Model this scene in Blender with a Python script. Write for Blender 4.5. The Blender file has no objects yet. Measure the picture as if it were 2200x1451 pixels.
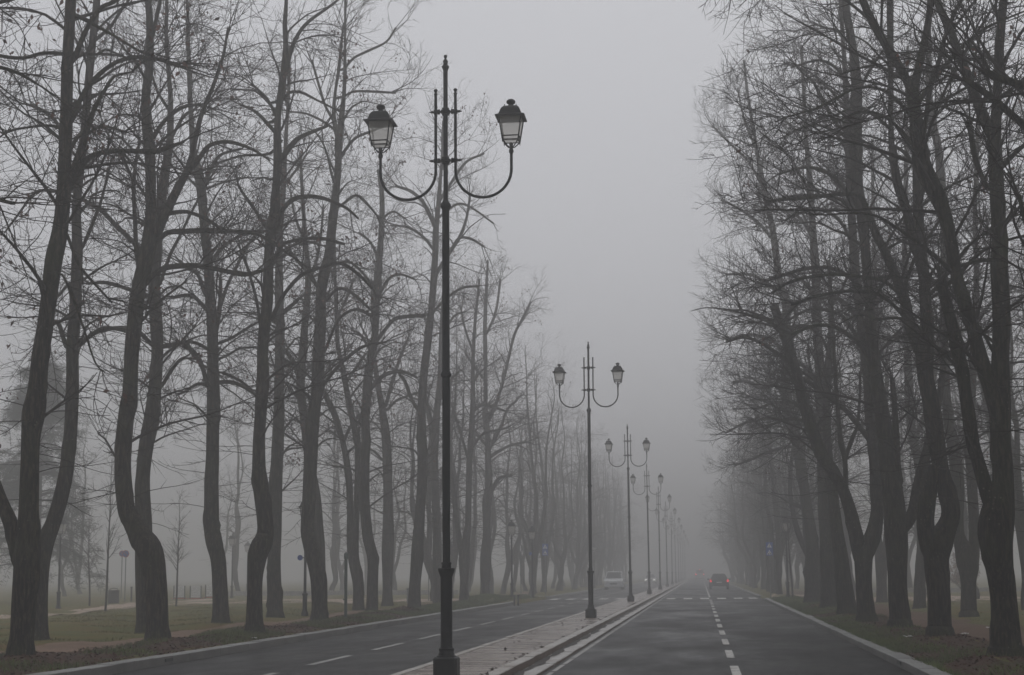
import bpy, math, random
import numpy as np
from mathutils import Vector, Matrix

random.seed(7)
RNG = np.random.default_rng(11)
C = bpy.context.scene.collection
sc = bpy.context.scene

# ------------------------------------------------------------------ camera model
F, CX, CY = 3500., 1100., 725.5
VP, ROLL, CAMZ = (1506., 1231.), .0077, 1.55
_v = np.array([VP[0]-CX, -(VP[1]-CY), F]); _v /= np.linalg.norm(_v)
_z = np.cross(_v, [1, ROLL, 0.]); _z /= np.linalg.norm(_z)
if _z[1] < 0: _z = -_z
_x = np.cross(_z, _v)
if _x[0] < 0: _x = -_x
M = np.array([_x, _v, _z])

def ray(x, y): return M @ np.array([(x-CX)/F, -(y-CY)/F, 1.])
def ground(x, y, z=0.):
    d = ray(x, y); t = (z-CAMZ)/d[2]; return d[0]*t, d[1]*t
def at_y(x, y, Y):
    d = ray(x, y); p = d*Y/d[1]; p[2] += CAMZ; return p

# ------------------------------------------------------------------ materials
def mat(name):
    m = bpy.data.materials.new(name); m.use_nodes = True
    nt = m.node_tree; nt.nodes.clear()
    out = nt.nodes.new('ShaderNodeOutputMaterial'); b = nt.nodes.new('ShaderNodeBsdfPrincipled')
    nt.links.new(b.outputs[0], out.inputs[0])
    return m, nt, b
def N(nt, typ, **kw):
    n = nt.nodes.new(typ)
    for k, v in kw.items():
        if k in n.inputs.keys(): n.inputs[k].default_value = v
        else: setattr(n, k, v)
    return n
def coords(nt, scale=(1, 1, 1), kind='Object'):
    t = N(nt, 'ShaderNodeTexCoord'); mp = N(nt, 'ShaderNodeMapping'); mp.inputs['Scale'].default_value = scale
    nt.links.new(t.outputs[kind], mp.inputs['Vector']); return mp.outputs[0]
def noise(nt, vec, scale, detail=4, rough=.55):
    n = N(nt, 'ShaderNodeTexNoise'); n.inputs['Scale'].default_value = scale
    n.inputs['Detail'].default_value = detail; n.inputs['Roughness'].default_value = rough
    nt.links.new(vec, n.inputs['Vector']); return n.outputs['Fac']
def ramp(nt, fac, stops):
    r = N(nt, 'ShaderNodeValToRGB'); e = r.color_ramp.elements
    while len(e) < len(stops): e.new(.5)
    for i, (p, c) in enumerate(stops):
        e[i].position = p; e[i].color = (*c, 1) if len(c) == 3 else c
    nt.links.new(fac, r.inputs[0]); return r.outputs[0]
def mixc(nt, fac, a, b, blend='MIX'):
    n = N(nt, 'ShaderNodeMix', data_type='RGBA', blend_type=blend)
    for s, v in ((0, fac), (6, a), (7, b)):
        if isinstance(v, (int, float)): n.inputs[s].default_value = v
        elif isinstance(v, tuple): n.inputs[s].default_value = (*v, 1)
        else: nt.links.new(v, n.inputs[s])
    return n.outputs[2]
def bump(nt, b, h, strength=.5, dist=.02):
    n = N(nt, 'ShaderNodeBump'); n.inputs['Strength'].default_value = strength; n.inputs['Distance'].default_value = dist
    nt.links.new(h, n.inputs['Height']); nt.links.new(n.outputs[0], b.inputs['Normal'])
def simple(name, col, rough=.6, metal=0., var=.25, scale=8., emit=None, estr=0., spec=.5):
    m, nt, b = mat(name)
    v = coords(nt); f = noise(nt, v, scale)
    c = ramp(nt, f, [(.3, tuple(x*(1-var) for x in col)), (.7, tuple(min(1, x*(1+var)) for x in col))])
    nt.links.new(c, b.inputs['Base Color'])
    b.inputs['Roughness'].default_value = rough; b.inputs['Metallic'].default_value = metal; b.inputs['Specular IOR Level'].default_value = spec
    if emit:
        b.inputs['Emission Color'].default_value = (*emit, 1); b.inputs['Emission Strength'].default_value = estr
    return m

def bark_mat(name, dark, light, moss=.5):
    m, nt, b = mat(name)
    v = coords(nt, (1, 1, .16)); v1 = coords(nt)
    ridges = noise(nt, v, 22, 6, .7)
    base = ramp(nt, ridges, [(.46, dark), (.66, light)])
    big = noise(nt, v1, 1.3, 4)
    mossf = ramp(nt, big, [(.48, (0, 0, 0)), (.68, (moss, moss, moss))])
    base = mixc(nt, mossf, base, (.030, .040, .009))
    vo = N(nt, 'ShaderNodeTexVoronoi'); vo.inputs['Scale'].default_value = 11
    nt.links.new(v1, vo.inputs['Vector'])
    n3 = noise(nt, v1, 2.2, 2)
    spot = ramp(nt, vo.outputs['Distance'], [(.10, (1, 1, 1)), (.2, (0, 0, 0))])
    reg = ramp(nt, n3, [(.5, (0, 0, 0)), (.62, (.55, .55, .55))])
    spot = mixc(nt, 1., spot, reg, 'MULTIPLY')
    base = mixc(nt, spot, base, (.20, .20, .16))
    nt.links.new(base, b.inputs['Base Color'])
    b.inputs['Roughness'].default_value = .85
    b.inputs['Specular IOR Level'].default_value = .08
    bump(nt, b, ridges, .9, .05)
    return m
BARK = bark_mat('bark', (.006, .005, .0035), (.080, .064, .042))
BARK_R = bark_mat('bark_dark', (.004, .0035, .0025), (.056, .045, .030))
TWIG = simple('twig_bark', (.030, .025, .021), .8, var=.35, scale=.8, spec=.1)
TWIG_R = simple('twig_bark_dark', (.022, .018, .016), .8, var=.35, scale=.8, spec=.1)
LEAF = simple('withered_leaf', (.085, .032, .018), .7, var=.5, scale=3)
IRON = simple('painted_iron', (.009, .010, .010), .5, 0., .35, 5, spec=.15)
GREY = simple('galvanised_steel', (.16, .165, .17), .45, .4, .2, 6)
GREENM = simple('green_metal', (.035, .06, .045), .5, 0, .3, 6)
WHITEP = simple('white_paint', (.74, .74, .73), .5, 0, .08, 6)
REDP = simple('red_paint', (.42, .045, .04), .5, 0, .15, 6)
BLUEP = simple('blue_sign_face', (.025, .09, .36), .4, 0, .12, 6)
BLACKP = simple('black_plastic', (.015, .015, .016), .6)
DARKCAR = simple('dark_car_paint', (.018, .019, .021), .25, .2, .1, 2)
WHITECAR = simple('white_car_paint', (.55, .56, .57), .3, 0, .05, 2)
GLASS_CAR = simple('car_glass', (.03, .035, .036), .08)
RUBBER = simple('rubber', (.018, .018, .018), .8)
RIM = simple('alloy', (.3, .3, .31), .35, .7)
PLATE = simple('number_plate', (.6, .6, .58), .5)
TAIL = simple('tail_light', (.3, .01, .01), .3, emit=(1, .05, .06), estr=2.6)
TAIL_FAR = simple('tail_light_far', (.3, .01, .01), .3, emit=(1, .06, .08), estr=10)
HEADL = simple('headlight_lens', (.6, .6, .6), .2)
HEADON = simple('headlight_lit', (.8, .8, .78), .2, emit=(1, .97, .9), estr=2.2)

def frosted():
    m, nt, b = mat('frosted_glass')
    f = noise(nt, coords(nt), 7, 4)
    c = ramp(nt, f, [(.3, (.70, .68, .64)), (.7, (.82, .80, .76))])
    nt.links.new(c, b.inputs['Base Color']); b.inputs['Roughness'].default_value = .45
    t = N(nt, 'ShaderNodeBsdfTranslucent'); t.inputs[0].default_value = (.9, .89, .86, 1)
    p = N(nt, 'ShaderNodeBsdfTransparent'); p.inputs[0].default_value = (.93, .92, .90, 1)
    mx = N(nt, 'ShaderNodeMixShader'); mx.inputs[0].default_value = .6
    nt.links.new(b.outputs[0], mx.inputs[1]); nt.links.new(t.outputs[0], mx.inputs[2])
    m2 = N(nt, 'ShaderNodeMixShader'); m2.inputs[0].default_value = .62
    nt.links.new(mx.outputs[0], m2.inputs[1]); nt.links.new(p.outputs[0], m2.inputs[2])
    nt.links.new(m2.outputs[0], nt.nodes['Material Output'].inputs[0])
    return m
FROST = frosted()

def asphalt(name, tone):
    m, nt, b = mat(name)
    v = coords(nt); vl = coords(nt, (1, .07, 1)); vm = coords(nt, (1, .3, 1))
    fine = noise(nt, v, 90, 3, .7); tracks = noise(nt, vl, .9, 4); patch = noise(nt, vm, .45, 6, .62)
    c = ramp(nt, fine, [(.3, tuple(x*.62 for x in tone)), (.75, tuple(x*1.5 for x in tone))])
    c = mixc(nt, 1., c, ramp(nt, tracks, [(.35, (.55, .55, .55)), (.65, (1.5, 1.5, 1.5))]), 'MULTIPLY')
    c = mixc(nt, 1., c, ramp(nt, patch, [(.36, (.62, .62, .62)), (.6, (1.1, 1.1, 1.1))]), 'MULTIPLY')
    # narrow crack lines
    vo = N(nt, 'ShaderNodeTexVoronoi', feature='DISTANCE_TO_EDGE'); vo.inputs['Scale'].default_value = .16
    nz = N(nt, 'ShaderNodeTexNoise'); nz.inputs['Scale'].default_value = 1.5
    nt.links.new(v, nz.inputs['Vector'])
    av = N(nt, 'ShaderNodeVectorMath', operation='MULTIPLY_ADD'); av.inputs[1].default_value = (.9, .9, .9)
    nt.links.new(nz.outputs['Color'], av.inputs[0]); nt.links.new(v, av.inputs[2])
    nt.links.new(av.outputs[0], vo.inputs['Vector'])
    crack = ramp(nt, vo.outputs['Distance'], [(.001, (.35, .35, .35)), (.006, (1, 1, 1))])
    c = mixc(nt, 1., c, crack, 'MULTIPLY')
    nt.links.new(c, b.inputs['Base Color'])
    r = ramp(nt, patch, [(.34, (.32, .32, .32)), (.62, (.6, .6, .6))])
    nt.links.new(r, b.inputs['Roughness'])
    b.inputs['Specular IOR Level'].default_value = .12
    bump(nt, b, fine, .45, .006)
    return m
ASPH_R = asphalt('wet_asphalt', (.008, .008, .0082))
ASPH_L = asphalt('damp_asphalt', (.012, .012, .0122))

def stone(name, tone, warm=(1, 1, 1), rough=.5):
    m, nt, b = mat(name)
    v = coords(nt); f = noise(nt, v, 30, 5, .7); g = noise(nt, v, 1.1, 5, .6)
    c = ramp(nt, f, [(.25, tuple(x*.6 for x in tone)), (.75, tuple(x*1.25 for x in tone))])
    c = mixc(nt, ramp(nt, g, [(.42, (0, 0, 0)), (.7, (.7, .7, .7))]), c, tuple(tone[i]*.38*warm[i] for i in range(3)))
    nt.links.new(c, b.inputs['Base Color'])
    b.inputs['Roughness'].default_value = rough
    bump(nt, b, f, .4, .006)
    return m
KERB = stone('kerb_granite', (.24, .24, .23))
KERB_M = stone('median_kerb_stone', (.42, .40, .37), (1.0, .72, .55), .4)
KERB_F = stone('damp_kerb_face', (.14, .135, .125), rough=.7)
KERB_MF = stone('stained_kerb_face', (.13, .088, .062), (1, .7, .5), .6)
GUTTER = stone('gutter_concrete', (.44, .43, .41), (.9, .7, .55), .38)
WALLST = stone('low_wall_stone', (.38, .37, .35))

def slabs():
    m, nt, b = mat('wet_median_slabs')
    v = coords(nt)
    br = N(nt, 'ShaderNodeTexBrick'); br.inputs['Scale'].default_value = 1.
    br.inputs['Brick Width'].default_value = 1.25; br.inputs['Row Height'].default_value = 1.6; br.offset = 0.
    br.inputs['Mortar Size'].default_value = .008
    br.inputs['Color1'].default_value = (.24, .195, .165, 1); br.inputs['Color2'].default_value = (.27, .222, .19, 1)
    br.inputs['Mortar'].default_value = (.19, .155, .13, 1)
    nt.links.new(v, br.inputs['Vector'])
    f = noise(nt, coords(nt, (.5, 1.6, 1)), 1.6, 6, .6); g = noise(nt, v, 40, 3)
    c = mixc(nt, ramp(nt, f, [(.30, (.22, .22, .22)), (.58, (0, 0, 0))]), br.outputs['Color'], (.085, .065, .052))
    c = mixc(nt, 1., c, ramp(nt, g, [(.3, (.75, .75, .75)), (.7, (1.2, 1.2, 1.2))]), 'MULTIPLY')
    nt.links.new(c, b.inputs['Base Color'])
    nt.links.new(ramp(nt, f, [(.36, (.12, .12, .12)), (.62, (.34, .34, .34))]), b.inputs['Roughness'])
    bump(nt, b, f, .12, .01)
    return m
SLABS = slabs()

def soil(name, cols, scale=2., rough=.95, fine=45):
    m, nt, b = mat(name)
    v = coords(nt); a = noise(nt, v, scale, 6, .62); f = noise(nt, v, fine, 4, .75)
    c = ramp(nt, a, cols)
    c = mixc(nt, 1., c, ramp(nt, f, [(.25, (.6, .6, .6)), (.75, (1.35, 1.35, 1.35))]), 'MULTIPLY')
    nt.links.new(c, b.inputs['Base Color']); b.inputs['Roughness'].default_value = rough
    b.inputs['Specular IOR Level'].default_value = .2
    bump(nt, b, f, .5, .025)
    return m
GROUND = soil('park_grass_ground', [(.30, (.125, .070, .018)), (.46, (.112, .092, .014)), (.60, (.076, .086, .012)), (.74, (.145, .088, .024))], .55)
DIRT = soil('trodden_dirt', [(.3, (.165, .105, .070)), (.7, (.23, .155, .11))], 1.2)
DIRT_R = soil('damp_dirt', [(.3, (.085, .048, .028)), (.7, (.125, .074, .046))], 1.2)
LITTER = soil('leaf_mould', [(.32, (.034, .014, .008)), (.52, (.058, .025, .013)), (.62, (.040, .034, .010)), (.75, (.030, .042, .008))], .9, .9, 60)
GRAVEL = soil('pale_gravel', [(.3, (.34, .26, .20)), (.7, (.44, .35, .28))], 2)
GRASSB = simple('grass_blade', (.070, .095, .016), .8, 0, .5, .8)
GRASSY = simple('tired_grass_blade', (.105, .092, .016), .8, 0, .5, .5)
FALLEN = simple('fallen_leaf', (.058, .024, .012), .8, 0, .35, 4, spec=.1)
FALLEN_D = simple('wet_fallen_leaf', (.035, .022, .014), .6, 0, .5, 4)
NEEDLE = simple('cedar_needles', (.030, .042, .030), .9, 0, .35, .6)
RUSSET = simple('russet_leaf', (.16, .075, .05), .8, 0, .5, 1.2)

def paint(name, tone):
    m, nt, b = mat(name)
    v = coords(nt); f = noise(nt, v, 14, 6, .75); g = noise(nt, v, 2.5, 3)
    a = N(nt, 'ShaderNodeMath', operation='ADD'); nt.links.new(f, a.inputs[0]); nt.links.new(g, a.inputs[1])
    hole = ramp(nt, a.outputs[0], [(.80, (.9, .9, .9)), (.98, (0, 0, 0))])
    c = mixc(nt, hole, tuple(tone), (.07, .07, .07))
    nt.links.new(c, b.inputs['Base Color']); b.inputs['Roughness'].default_value = .55
    return m
PAINT = paint('road_paint', (.46, .45, .42))
PAINT_X = paint('crosswalk_paint', (.72, .71, .67))
PAINT_W = paint('worn_road_paint', (.30, .295, .28))

# ------------------------------------------------------------------ mesh helpers
def mesh_np(name, V, quads=None, tris=None, mats=(), mi=None, smooth=False):
    me = bpy.data.meshes.new(name)
    V = np.asarray(V, np.float32); nq = 0 if quads is None else len(quads); nt_ = 0 if tris is None else len(tris)
    me.vertices.add(len(V)); me.vertices.foreach_set('co', V.ravel())
    li = []
    if nq: li.append(np.asarray(quads, np.int32).ravel())
    if nt_: li.append(np.asarray(tris, np.int32).ravel())
    li = np.concatenate(li)
    me.loops.add(len(li)); me.loops.foreach_set('vertex_index', li)
    tot = np.concatenate([np.full(nq, 4, np.int32), np.full(nt_, 3, np.int32)])
    start = np.concatenate([[0], np.cumsum(tot)[:-1]]).astype(np.int32)
    me.polygons.add(nq+nt_); me.polygons.foreach_set('loop_start', start)
    try: me.polygons.foreach_set('loop_total', tot)
    except Exception: pass
    for m in mats: me.materials.append(m)
    if mi is not None: me.polygons.foreach_set('material_index', np.asarray(mi, np.int32))
    if smooth: me.polygons.foreach_set('use_smooth', np.ones(nq+nt_, bool))
    me.update(calc_edges=True); me.validate()
    return me

class MB:
    """collects shapes into one mesh"""
    def __init__(s): s.v = []; s.f = []
    def add(s, vs, fs):
        o = len(s.v); s.v += [tuple(v) for v in vs]; s.f += [tuple(i+o for i in f) for f in fs]
    def box(s, c, d, rot=None, ch=0.):
        x, y, z = (t/2 for t in d)
        if ch <= 0:
            vs = [(sx*x, sy*y, sz*z) for sz in (-1, 1) for sy in (-1, 1) for sx in (-1, 1)]
            fs = [(0, 2, 3, 1), (4, 5, 7, 6), (0, 1, 5, 4), (2, 6, 7, 3), (0, 4, 6, 2), (1, 3, 7, 5)]
        else:
            vs = []; fs = []
            prof = [(x-ch, y), (-x+ch, y), (-x, y-ch), (-x, -y+ch), (-x+ch, -y), (x-ch, -y), (x, -y+ch), (x, y-ch)]
            inn = [(a*(1-ch/x), b*(1-ch/y)) for a, b in prof]
            for zz, pr in ((-z, prof), (z-ch, prof), (z, inn)):
                vs += [(a, b, zz) for a, b in pr]
            for l in range(2):
                for i in range(8):
                    j = (i+1) % 8; fs.append((l*8+i, l*8+j, l*8+8+j, l*8+8+i))
            fs.append(tuple(range(16, 24))); fs.append(tuple(reversed(range(8))))
        if rot is not None: vs = [rot @ Vector(v) for v in vs]
        s.add([(v[0]+c[0], v[1]+c[1], v[2]+c[2]) for v in vs], fs)
    def lathe(s, prof, c=(0, 0, 0), n=20, sq=None, flute=0):
        """prof = [(r,z)]; closed at both ends"""
        vs = []; fs = []
        for r, z in prof:
            for i in range(n):
                a = 2*math.pi*(i+.5)/n
                rr = r*(1-flute*(i % 2))
                if sq is not None:
                    k = max(abs(math.cos(a)), abs(math.sin(a))); rr = r/k
                vs.append((c[0]+rr*math.cos(a), c[1]+rr*math.sin(a), c[2]+z))
        for l in range(len(prof)-1):
            for i in range(n):
                j = (i+1) % n; fs.append((l*n+i, l*n+j, l*n+n+j, l*n+n+i))
        fs.append(tuple(reversed(range(n)))); fs.append(tuple(range((len(prof)-1)*n, len(prof)*n)))
        s.add(vs, fs)
    def tube(s, pts, r, n=10):
        pts = [Vector(p) for p in pts]; vs = []; fs = []; k = len(pts)
        rs = r if isinstance(r, (list, tuple)) else [r]*k
        ref = None
        for i, p in enumerate(pts):
            t = (pts[min(i+1, k-1)]-pts[max(i-1, 0)]).normalized()
            if ref is None:
                ref = Vector((0, 0, 1)) if abs(t.z) < .9 else Vector((1, 0, 0))
                u = t.cross(ref).normalized()
            u = (u-t*u.dot(t)).normalized(); w = t.cross(u)
            for j in range(n):
                a = 2*math.pi*j/n; vs.append(p+(u*math.cos(a)+w*math.sin(a))*rs[i])
        for l in range(k-1):
            for i in range(n):
                j = (i+1) % n; fs.append((l*n+i, l*n+j, l*n+n+j, l*n+n+i))
        fs.append(tuple(reversed(range(n)))); fs.append(tuple(range((k-1)*n, k*n)))
        s.add(vs, fs)
    def prism(s, poly, y0, y1, axes=(0, 2, 1)):
        """poly in two axes extruded along the third"""
        n = len(poly); vs = []
        for e in (y0, y1):
            for a, b in poly:
                v = [0, 0, 0]; v[axes[0]] = a; v[axes[1]] = b; v[axes[2]] = e; vs.append(v)
        fs = [tuple(range(n)), tuple(reversed(range(n, 2*n)))]
        for i in range(n):
            j = (i+1) % n; fs.append((i, n+i, n+j, j))
        s.add(vs, fs)
    def build(s, name, m, parent=None, smooth=False):
        me = bpy.data.meshes.new(name); me.from_pydata(s.v, [], s.f); me.materials.append(m)
        import bmesh
        bm = bmesh.new(); bm.from_mesh(me); bmesh.ops.recalc_face_normals(bm, faces=bm.faces); bm.to_mesh(me); bm.free()
        if smooth:
            for p in me.polygons: p.use_smooth = True
            try: me.set_sharp_from_angle(angle=math.radians(38))
            except Exception: pass
        me.update()
        return link(name, me, parent)

def link(name, me, parent=None):
    o = bpy.data.objects.new(name, me); C.objects.link(o)
    if parent is not None: o.parent = parent
    return o
def tag(o, label=None, cat=None, group=None, kind=None):
    if label: o['label'] = label
    if cat: o['category'] = cat
    if group: o['group'] = group
    if kind: o['kind'] = kind
    return o
def thing(name, label, cat, loc, rz=0., group=None, scale=1.):
    o = bpy.data.objects.new(name, None); o.empty_display_size = .3
    o.location = loc; o.rotation_euler = (0, 0, rz); o.scale = (scale,)*3
    C.objects.link(o); return tag(o, label, cat, group)
def copy_tree(o, parent=None):
    c = o.copy(); C.objects.link(c)
    if parent is not None: c.parent = parent
    for ch in list(o.children): copy_tree(ch, c)
    return c

# ------------------------------------------------------------------ ground height
XL, XML, XG, XR = -9.5, -4.45, -2.5, 3.6      # left kerb face, median left edge, gutter edge, right kerb face
def xr(y): return 3.05+.0046*np.clip(np.asarray(y, float), 0, 95)          # right kerb face
def smooth(a): a = np.clip(a, 0, 1); return a*a*(3-2*a)
def gz(x, y):
    x = np.asarray(x, float); y = np.asarray(y, float)
    bumps = .035*np.sin(x*1.3+y*.41)+.03*np.sin(y*.9-x*.7)+.02*np.sin(x*2.9+1.3+y*1.7)
    left = .13 + .07*smooth((-9.8-x)/1.0) - .05*smooth((-11.3-x)/1.0) + bumps*smooth((-9.9-x)/.8)
    right = .10 + .12*smooth((x-3.6)/1.0) - .12*smooth((x-5.0)/.9) + bumps*smooth((x-3.8)/.8)
    mound = .22*np.exp(-((x+11.2)/1.5)**2-((y-86)/7.)**2)
    z = np.where(x < -9.79, left+mound, np.where(x > xr(y)+.2, right, -.08))
    return z
def gz1(x, y): return float(gz(x, y))

def grid(name, xs, ys, zf, m, kind='structure', dz=0., ragged=0.):
    X, Y = np.meshgrid(xs, ys); X = X.copy(); Y = Y.copy()
    if ragged:
        for col, sgn in ((0, -1), (-1, 1)):
            X[:, col] += ragged*(np.sin(Y[:, col]*1.7+col*2)+.7*np.sin(Y[:, col]*4.1+1)+.5*np.sin(Y[:, col]*.5))*.5
    Z = zf(X, Y)+dz
    V = np.stack([X, Y, Z], -1).reshape(-1, 3); nx = len(xs); ny = len(ys)
    i = np.arange((ny-1)*(nx-1)); r = i//(nx-1); c = i % (nx-1); a = r*nx+c
    q = np.stack([a, a+1, a+nx+1, a+nx], 1)
    o = link(name, mesh_np(name, V, q, None, [m], smooth=True)); o['kind'] = kind
    return o
def lin(a, b, st): return np.linspace(a, b, max(2, int(round((b-a)/st))+1))
ys_f = np.unique(np.concatenate([lin(-50, 14, 6), lin(14, 70, .5), lin(70, 130, 1.5), lin(130, 300, 10), lin(300, 900, 60)]))
xs_f = np.unique(np.concatenate([lin(-420, -60, 60), lin(-60, -20, 2.5), lin(-20, -9.8, .3), [-9.79, -9.6, -9.5, -4.4, -2.4, 3.0], lin(3.2, 4.0, .05), lin(4.2, 14, .3), lin(14, 60, 2.5), lin(60, 420, 60)]))
grid('ground', xs_f, ys_f, gz, GROUND)
flat = lambda z: (lambda x, y: np.zeros_like(x)+z)
grid('road_left_carriageway', np.array([XL-.05, -6.9, XML+.05]), lin(-45, 890, 25), flat(0.), ASPH_L)
grid('road_right_carriageway', np.array([XG-.05, .5, 3.6]), lin(-45, 890, 25), flat(0.), ASPH_R)
grid('median_pavement', np.array([-4.3, -3.7, -3.05]), lin(-45, 890, 25), flat(.13), SLABS)
yl = lin(8, 130, .5)
grid('dirt_path_left', np.array([-13.3, -12.8, -12.2, -11.72]), yl, gz, DIRT, dz=.012, ragged=.25)
grid('dirt_path_right', np.array([5.1, 5.7, 6.4, 7.1, 7.75]), yl, gz, DIRT_R, dz=.012, ragged=.3)
grid('leaf_mould_left', np.array([-11.85, -11.4, -11.0, -10.6, -10.2, -9.82]), lin(8, 56, .5), gz, LITTER, dz=.008, ragged=.25)
grid('leaf_mould_right', np.array([3.3, 3.6, 3.9, 4.3, 4.7, 5.0, 5.25]), lin(8, 72, .5), gz, LITTER, dz=.008, ragged=.25)

def strip_px(name, top, bot, m, dz=.016, n=40):
    """a path lying on the ground between two edges read as ground points"""
    def res(pts):
        g = np.array([ground(x, y, .17) for x, y in pts]); d = np.r_[0, np.cumsum(np.hypot(*np.diff(g, axis=0).T))]
        t = np.linspace(0, d[-1], n); return np.stack([np.interp(t, d, g[:, 0]), np.interp(t, d, g[:, 1])], 1)
    a, b = res(top), res(bot); rows = [a*(1-k)+b*k for k in np.linspace(0, 1, 5)]
    P = np.array(rows).transpose(1, 0, 2).reshape(-1, 2)
    V = np.column_stack([P, gz(P[:, 0], P[:, 1])+dz]); i = np.arange((n-1)*4); r = i//4; c = i % 4; q0 = r*5+c
    o = link(name, mesh_np(name, V, np.stack([q0, q0+1, q0+6, q0+5], 1), None, [m], smooth=True)); o['kind'] = 'structure'
strip_px('park_path_left', [(-150, 1332), (0, 1320), (85, 1317), (295, 1296), (400, 1289), (520, 1288), (700, 1288), (860, 1286), (1050, 1285), (1130, 1285)],
         [(-150, 1342), (0, 1327), (85, 1325), (295, 1306), (400, 1299), (520, 1297), (700, 1296), (860, 1294), (1000, 1295), (1075, 1298)], GRAVEL)
strip_px('park_path_right', [(1665, 1277), (1760, 1278), (1870, 1281), (2000, 1280), (2300, 1279)], [(1650, 1284), (1760, 1288), (1870, 1290), (2000, 1290), (2300, 1291)], GRAVEL)

# ------------------------------------------------------------------ kerbs and markings
def kerb(name, pts, w, h, side, m, z0=-.1, L=1., face=None):
    """stones swept along pts; width goes to `side` (+1 = right of travel)"""
    mb = MB(); g = .006
    P = np.array(pts, float); d = np.r_[0, np.cumsum(np.hypot(*np.diff(P, axis=0).T))]
    t = np.arange(0, d[-1], L)
    for t0 in t:
        t1 = min(t0+L, d[-1])
        if t1-t0 < .05: continue
        a = np.array([np.interp(t0+g, d, P[:, 0]), np.interp(t0+g, d, P[:, 1])]); b = np.array([np.interp(t1-g, d, P[:, 0]), np.interp(t1-g, d, P[:, 1])])
        u = (b-a)/np.linalg.norm(b-a); nrm = np.array([u[1], -u[0]])*side
        dz = random.uniform(-.006, .006); dx = random.uniform(-.006, .006)
        prof = [(dx, z0), (dx, h-.012+dz), (dx+.010, h+dz), (w-.01, h+dz), (w-.01, z0)]
        vs = [(*(p+nrm*q[0]), q[1]) for p in (a, b) for q in prof]
        mb.add(vs, [(0, 1, 2, 3, 4), (9, 8, 7, 6, 5)]+[(i, 5+i, 5+(i+1) % 5, (i+1) % 5) for i in range(5)])
    o = mb.build(name, m); o['kind'] = 'structure'
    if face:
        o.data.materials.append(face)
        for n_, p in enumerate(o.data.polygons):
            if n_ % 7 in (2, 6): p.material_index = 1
    return o
def arc(cx, cy, r, a0, a1, n=7): return [(cx+r*math.cos(math.radians(a0+(a1-a0)*i/(n-1))), cy+r*math.sin(math.radians(a0+(a1-a0)*i/(n-1)))) for i in range(n)]
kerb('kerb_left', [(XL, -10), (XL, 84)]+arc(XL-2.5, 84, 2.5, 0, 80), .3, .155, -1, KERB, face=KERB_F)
kerb('kerb_left_beyond', arc(XL-2, 105.5, 2, -80, 0)+[(XL, 320)], .3, .15, -1, KERB)
kerb('kerb_right', [(3.05, -10), (3.05, 0), (3.48, 93)]+arc(3.48+1.6, 93, 1.6, 180, 100), .3, .125, 1, KERB, face=KERB_F)
kerb('kerb_right_beyond', arc(3.48+1.8, 105, 1.8, 260, 180)+[(3.48, 320)], .3, .12, 1, KERB)
kerb('median_kerb_left', [(XML, -10), (XML, 320)], .15, .14, 1, KERB_M)
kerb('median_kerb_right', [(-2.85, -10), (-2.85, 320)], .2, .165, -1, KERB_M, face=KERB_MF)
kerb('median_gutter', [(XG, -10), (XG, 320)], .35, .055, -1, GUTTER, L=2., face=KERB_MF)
GUTTER_DK = soil('dark_gutter_tone', [(.3, (.010, .007, .005)), (.7, (.028, .020, .015))], 1.5, .6)
grid('gutter_dark_strip', np.array([-2.848, -2.78, -2.71]), lin(8, 200, .5), flat(.0615), GUTTER_DK, ragged=.07)  # dark ragged strip laid on the gutter along the median kerb
def marking(name, rects, m, z=.004):
    V = []; Q = []
    for x0, x1, y0, y1 in rects:
        i = len(V); V += [(x0, y0, z), (x1, y0, z), (x1, y1, z), (x0, y1, z)]; Q.append((i, i+1, i+2, i+3))
    o = link(name, mesh_np(name, V, Q, None, [m])); o['kind'] = 'structure'; return o
marking('centre_line_right', [(.44, .58, 25.05+5.65*k, 28.05+5.65*k) for k in range(-3, 13)]+[(.45, .57, 106, 300)], PAINT)
marking('centre_line_left', [(-6.93, -6.79, 28.5+5.65*k, 31.9+5.65*k) for k in range(-3, 12)]+[(-6.92, -6.8, 106, 300)], PAINT_W)
marking('crosswalk_right', [(x-.26, x+.26, 99.3, 103) for x in (-1.85, -.83, .19, 1.2, 2.2, 3.1)], PAINT_X)
marking('crosswalk_left', [(x-.26, x+.26, 99.8, 103.5) for x in (-9.0, -8.0, -7.0, -6.0, -5.0)], PAINT_X)
marking('edge_line', [(-2.43+random.uniform(-.01, .01), -2.35, 14+2.1*k, 14+2.1*k+random.uniform(1.75, 2.07)) for k in range(70)], PAINT_W)

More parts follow.
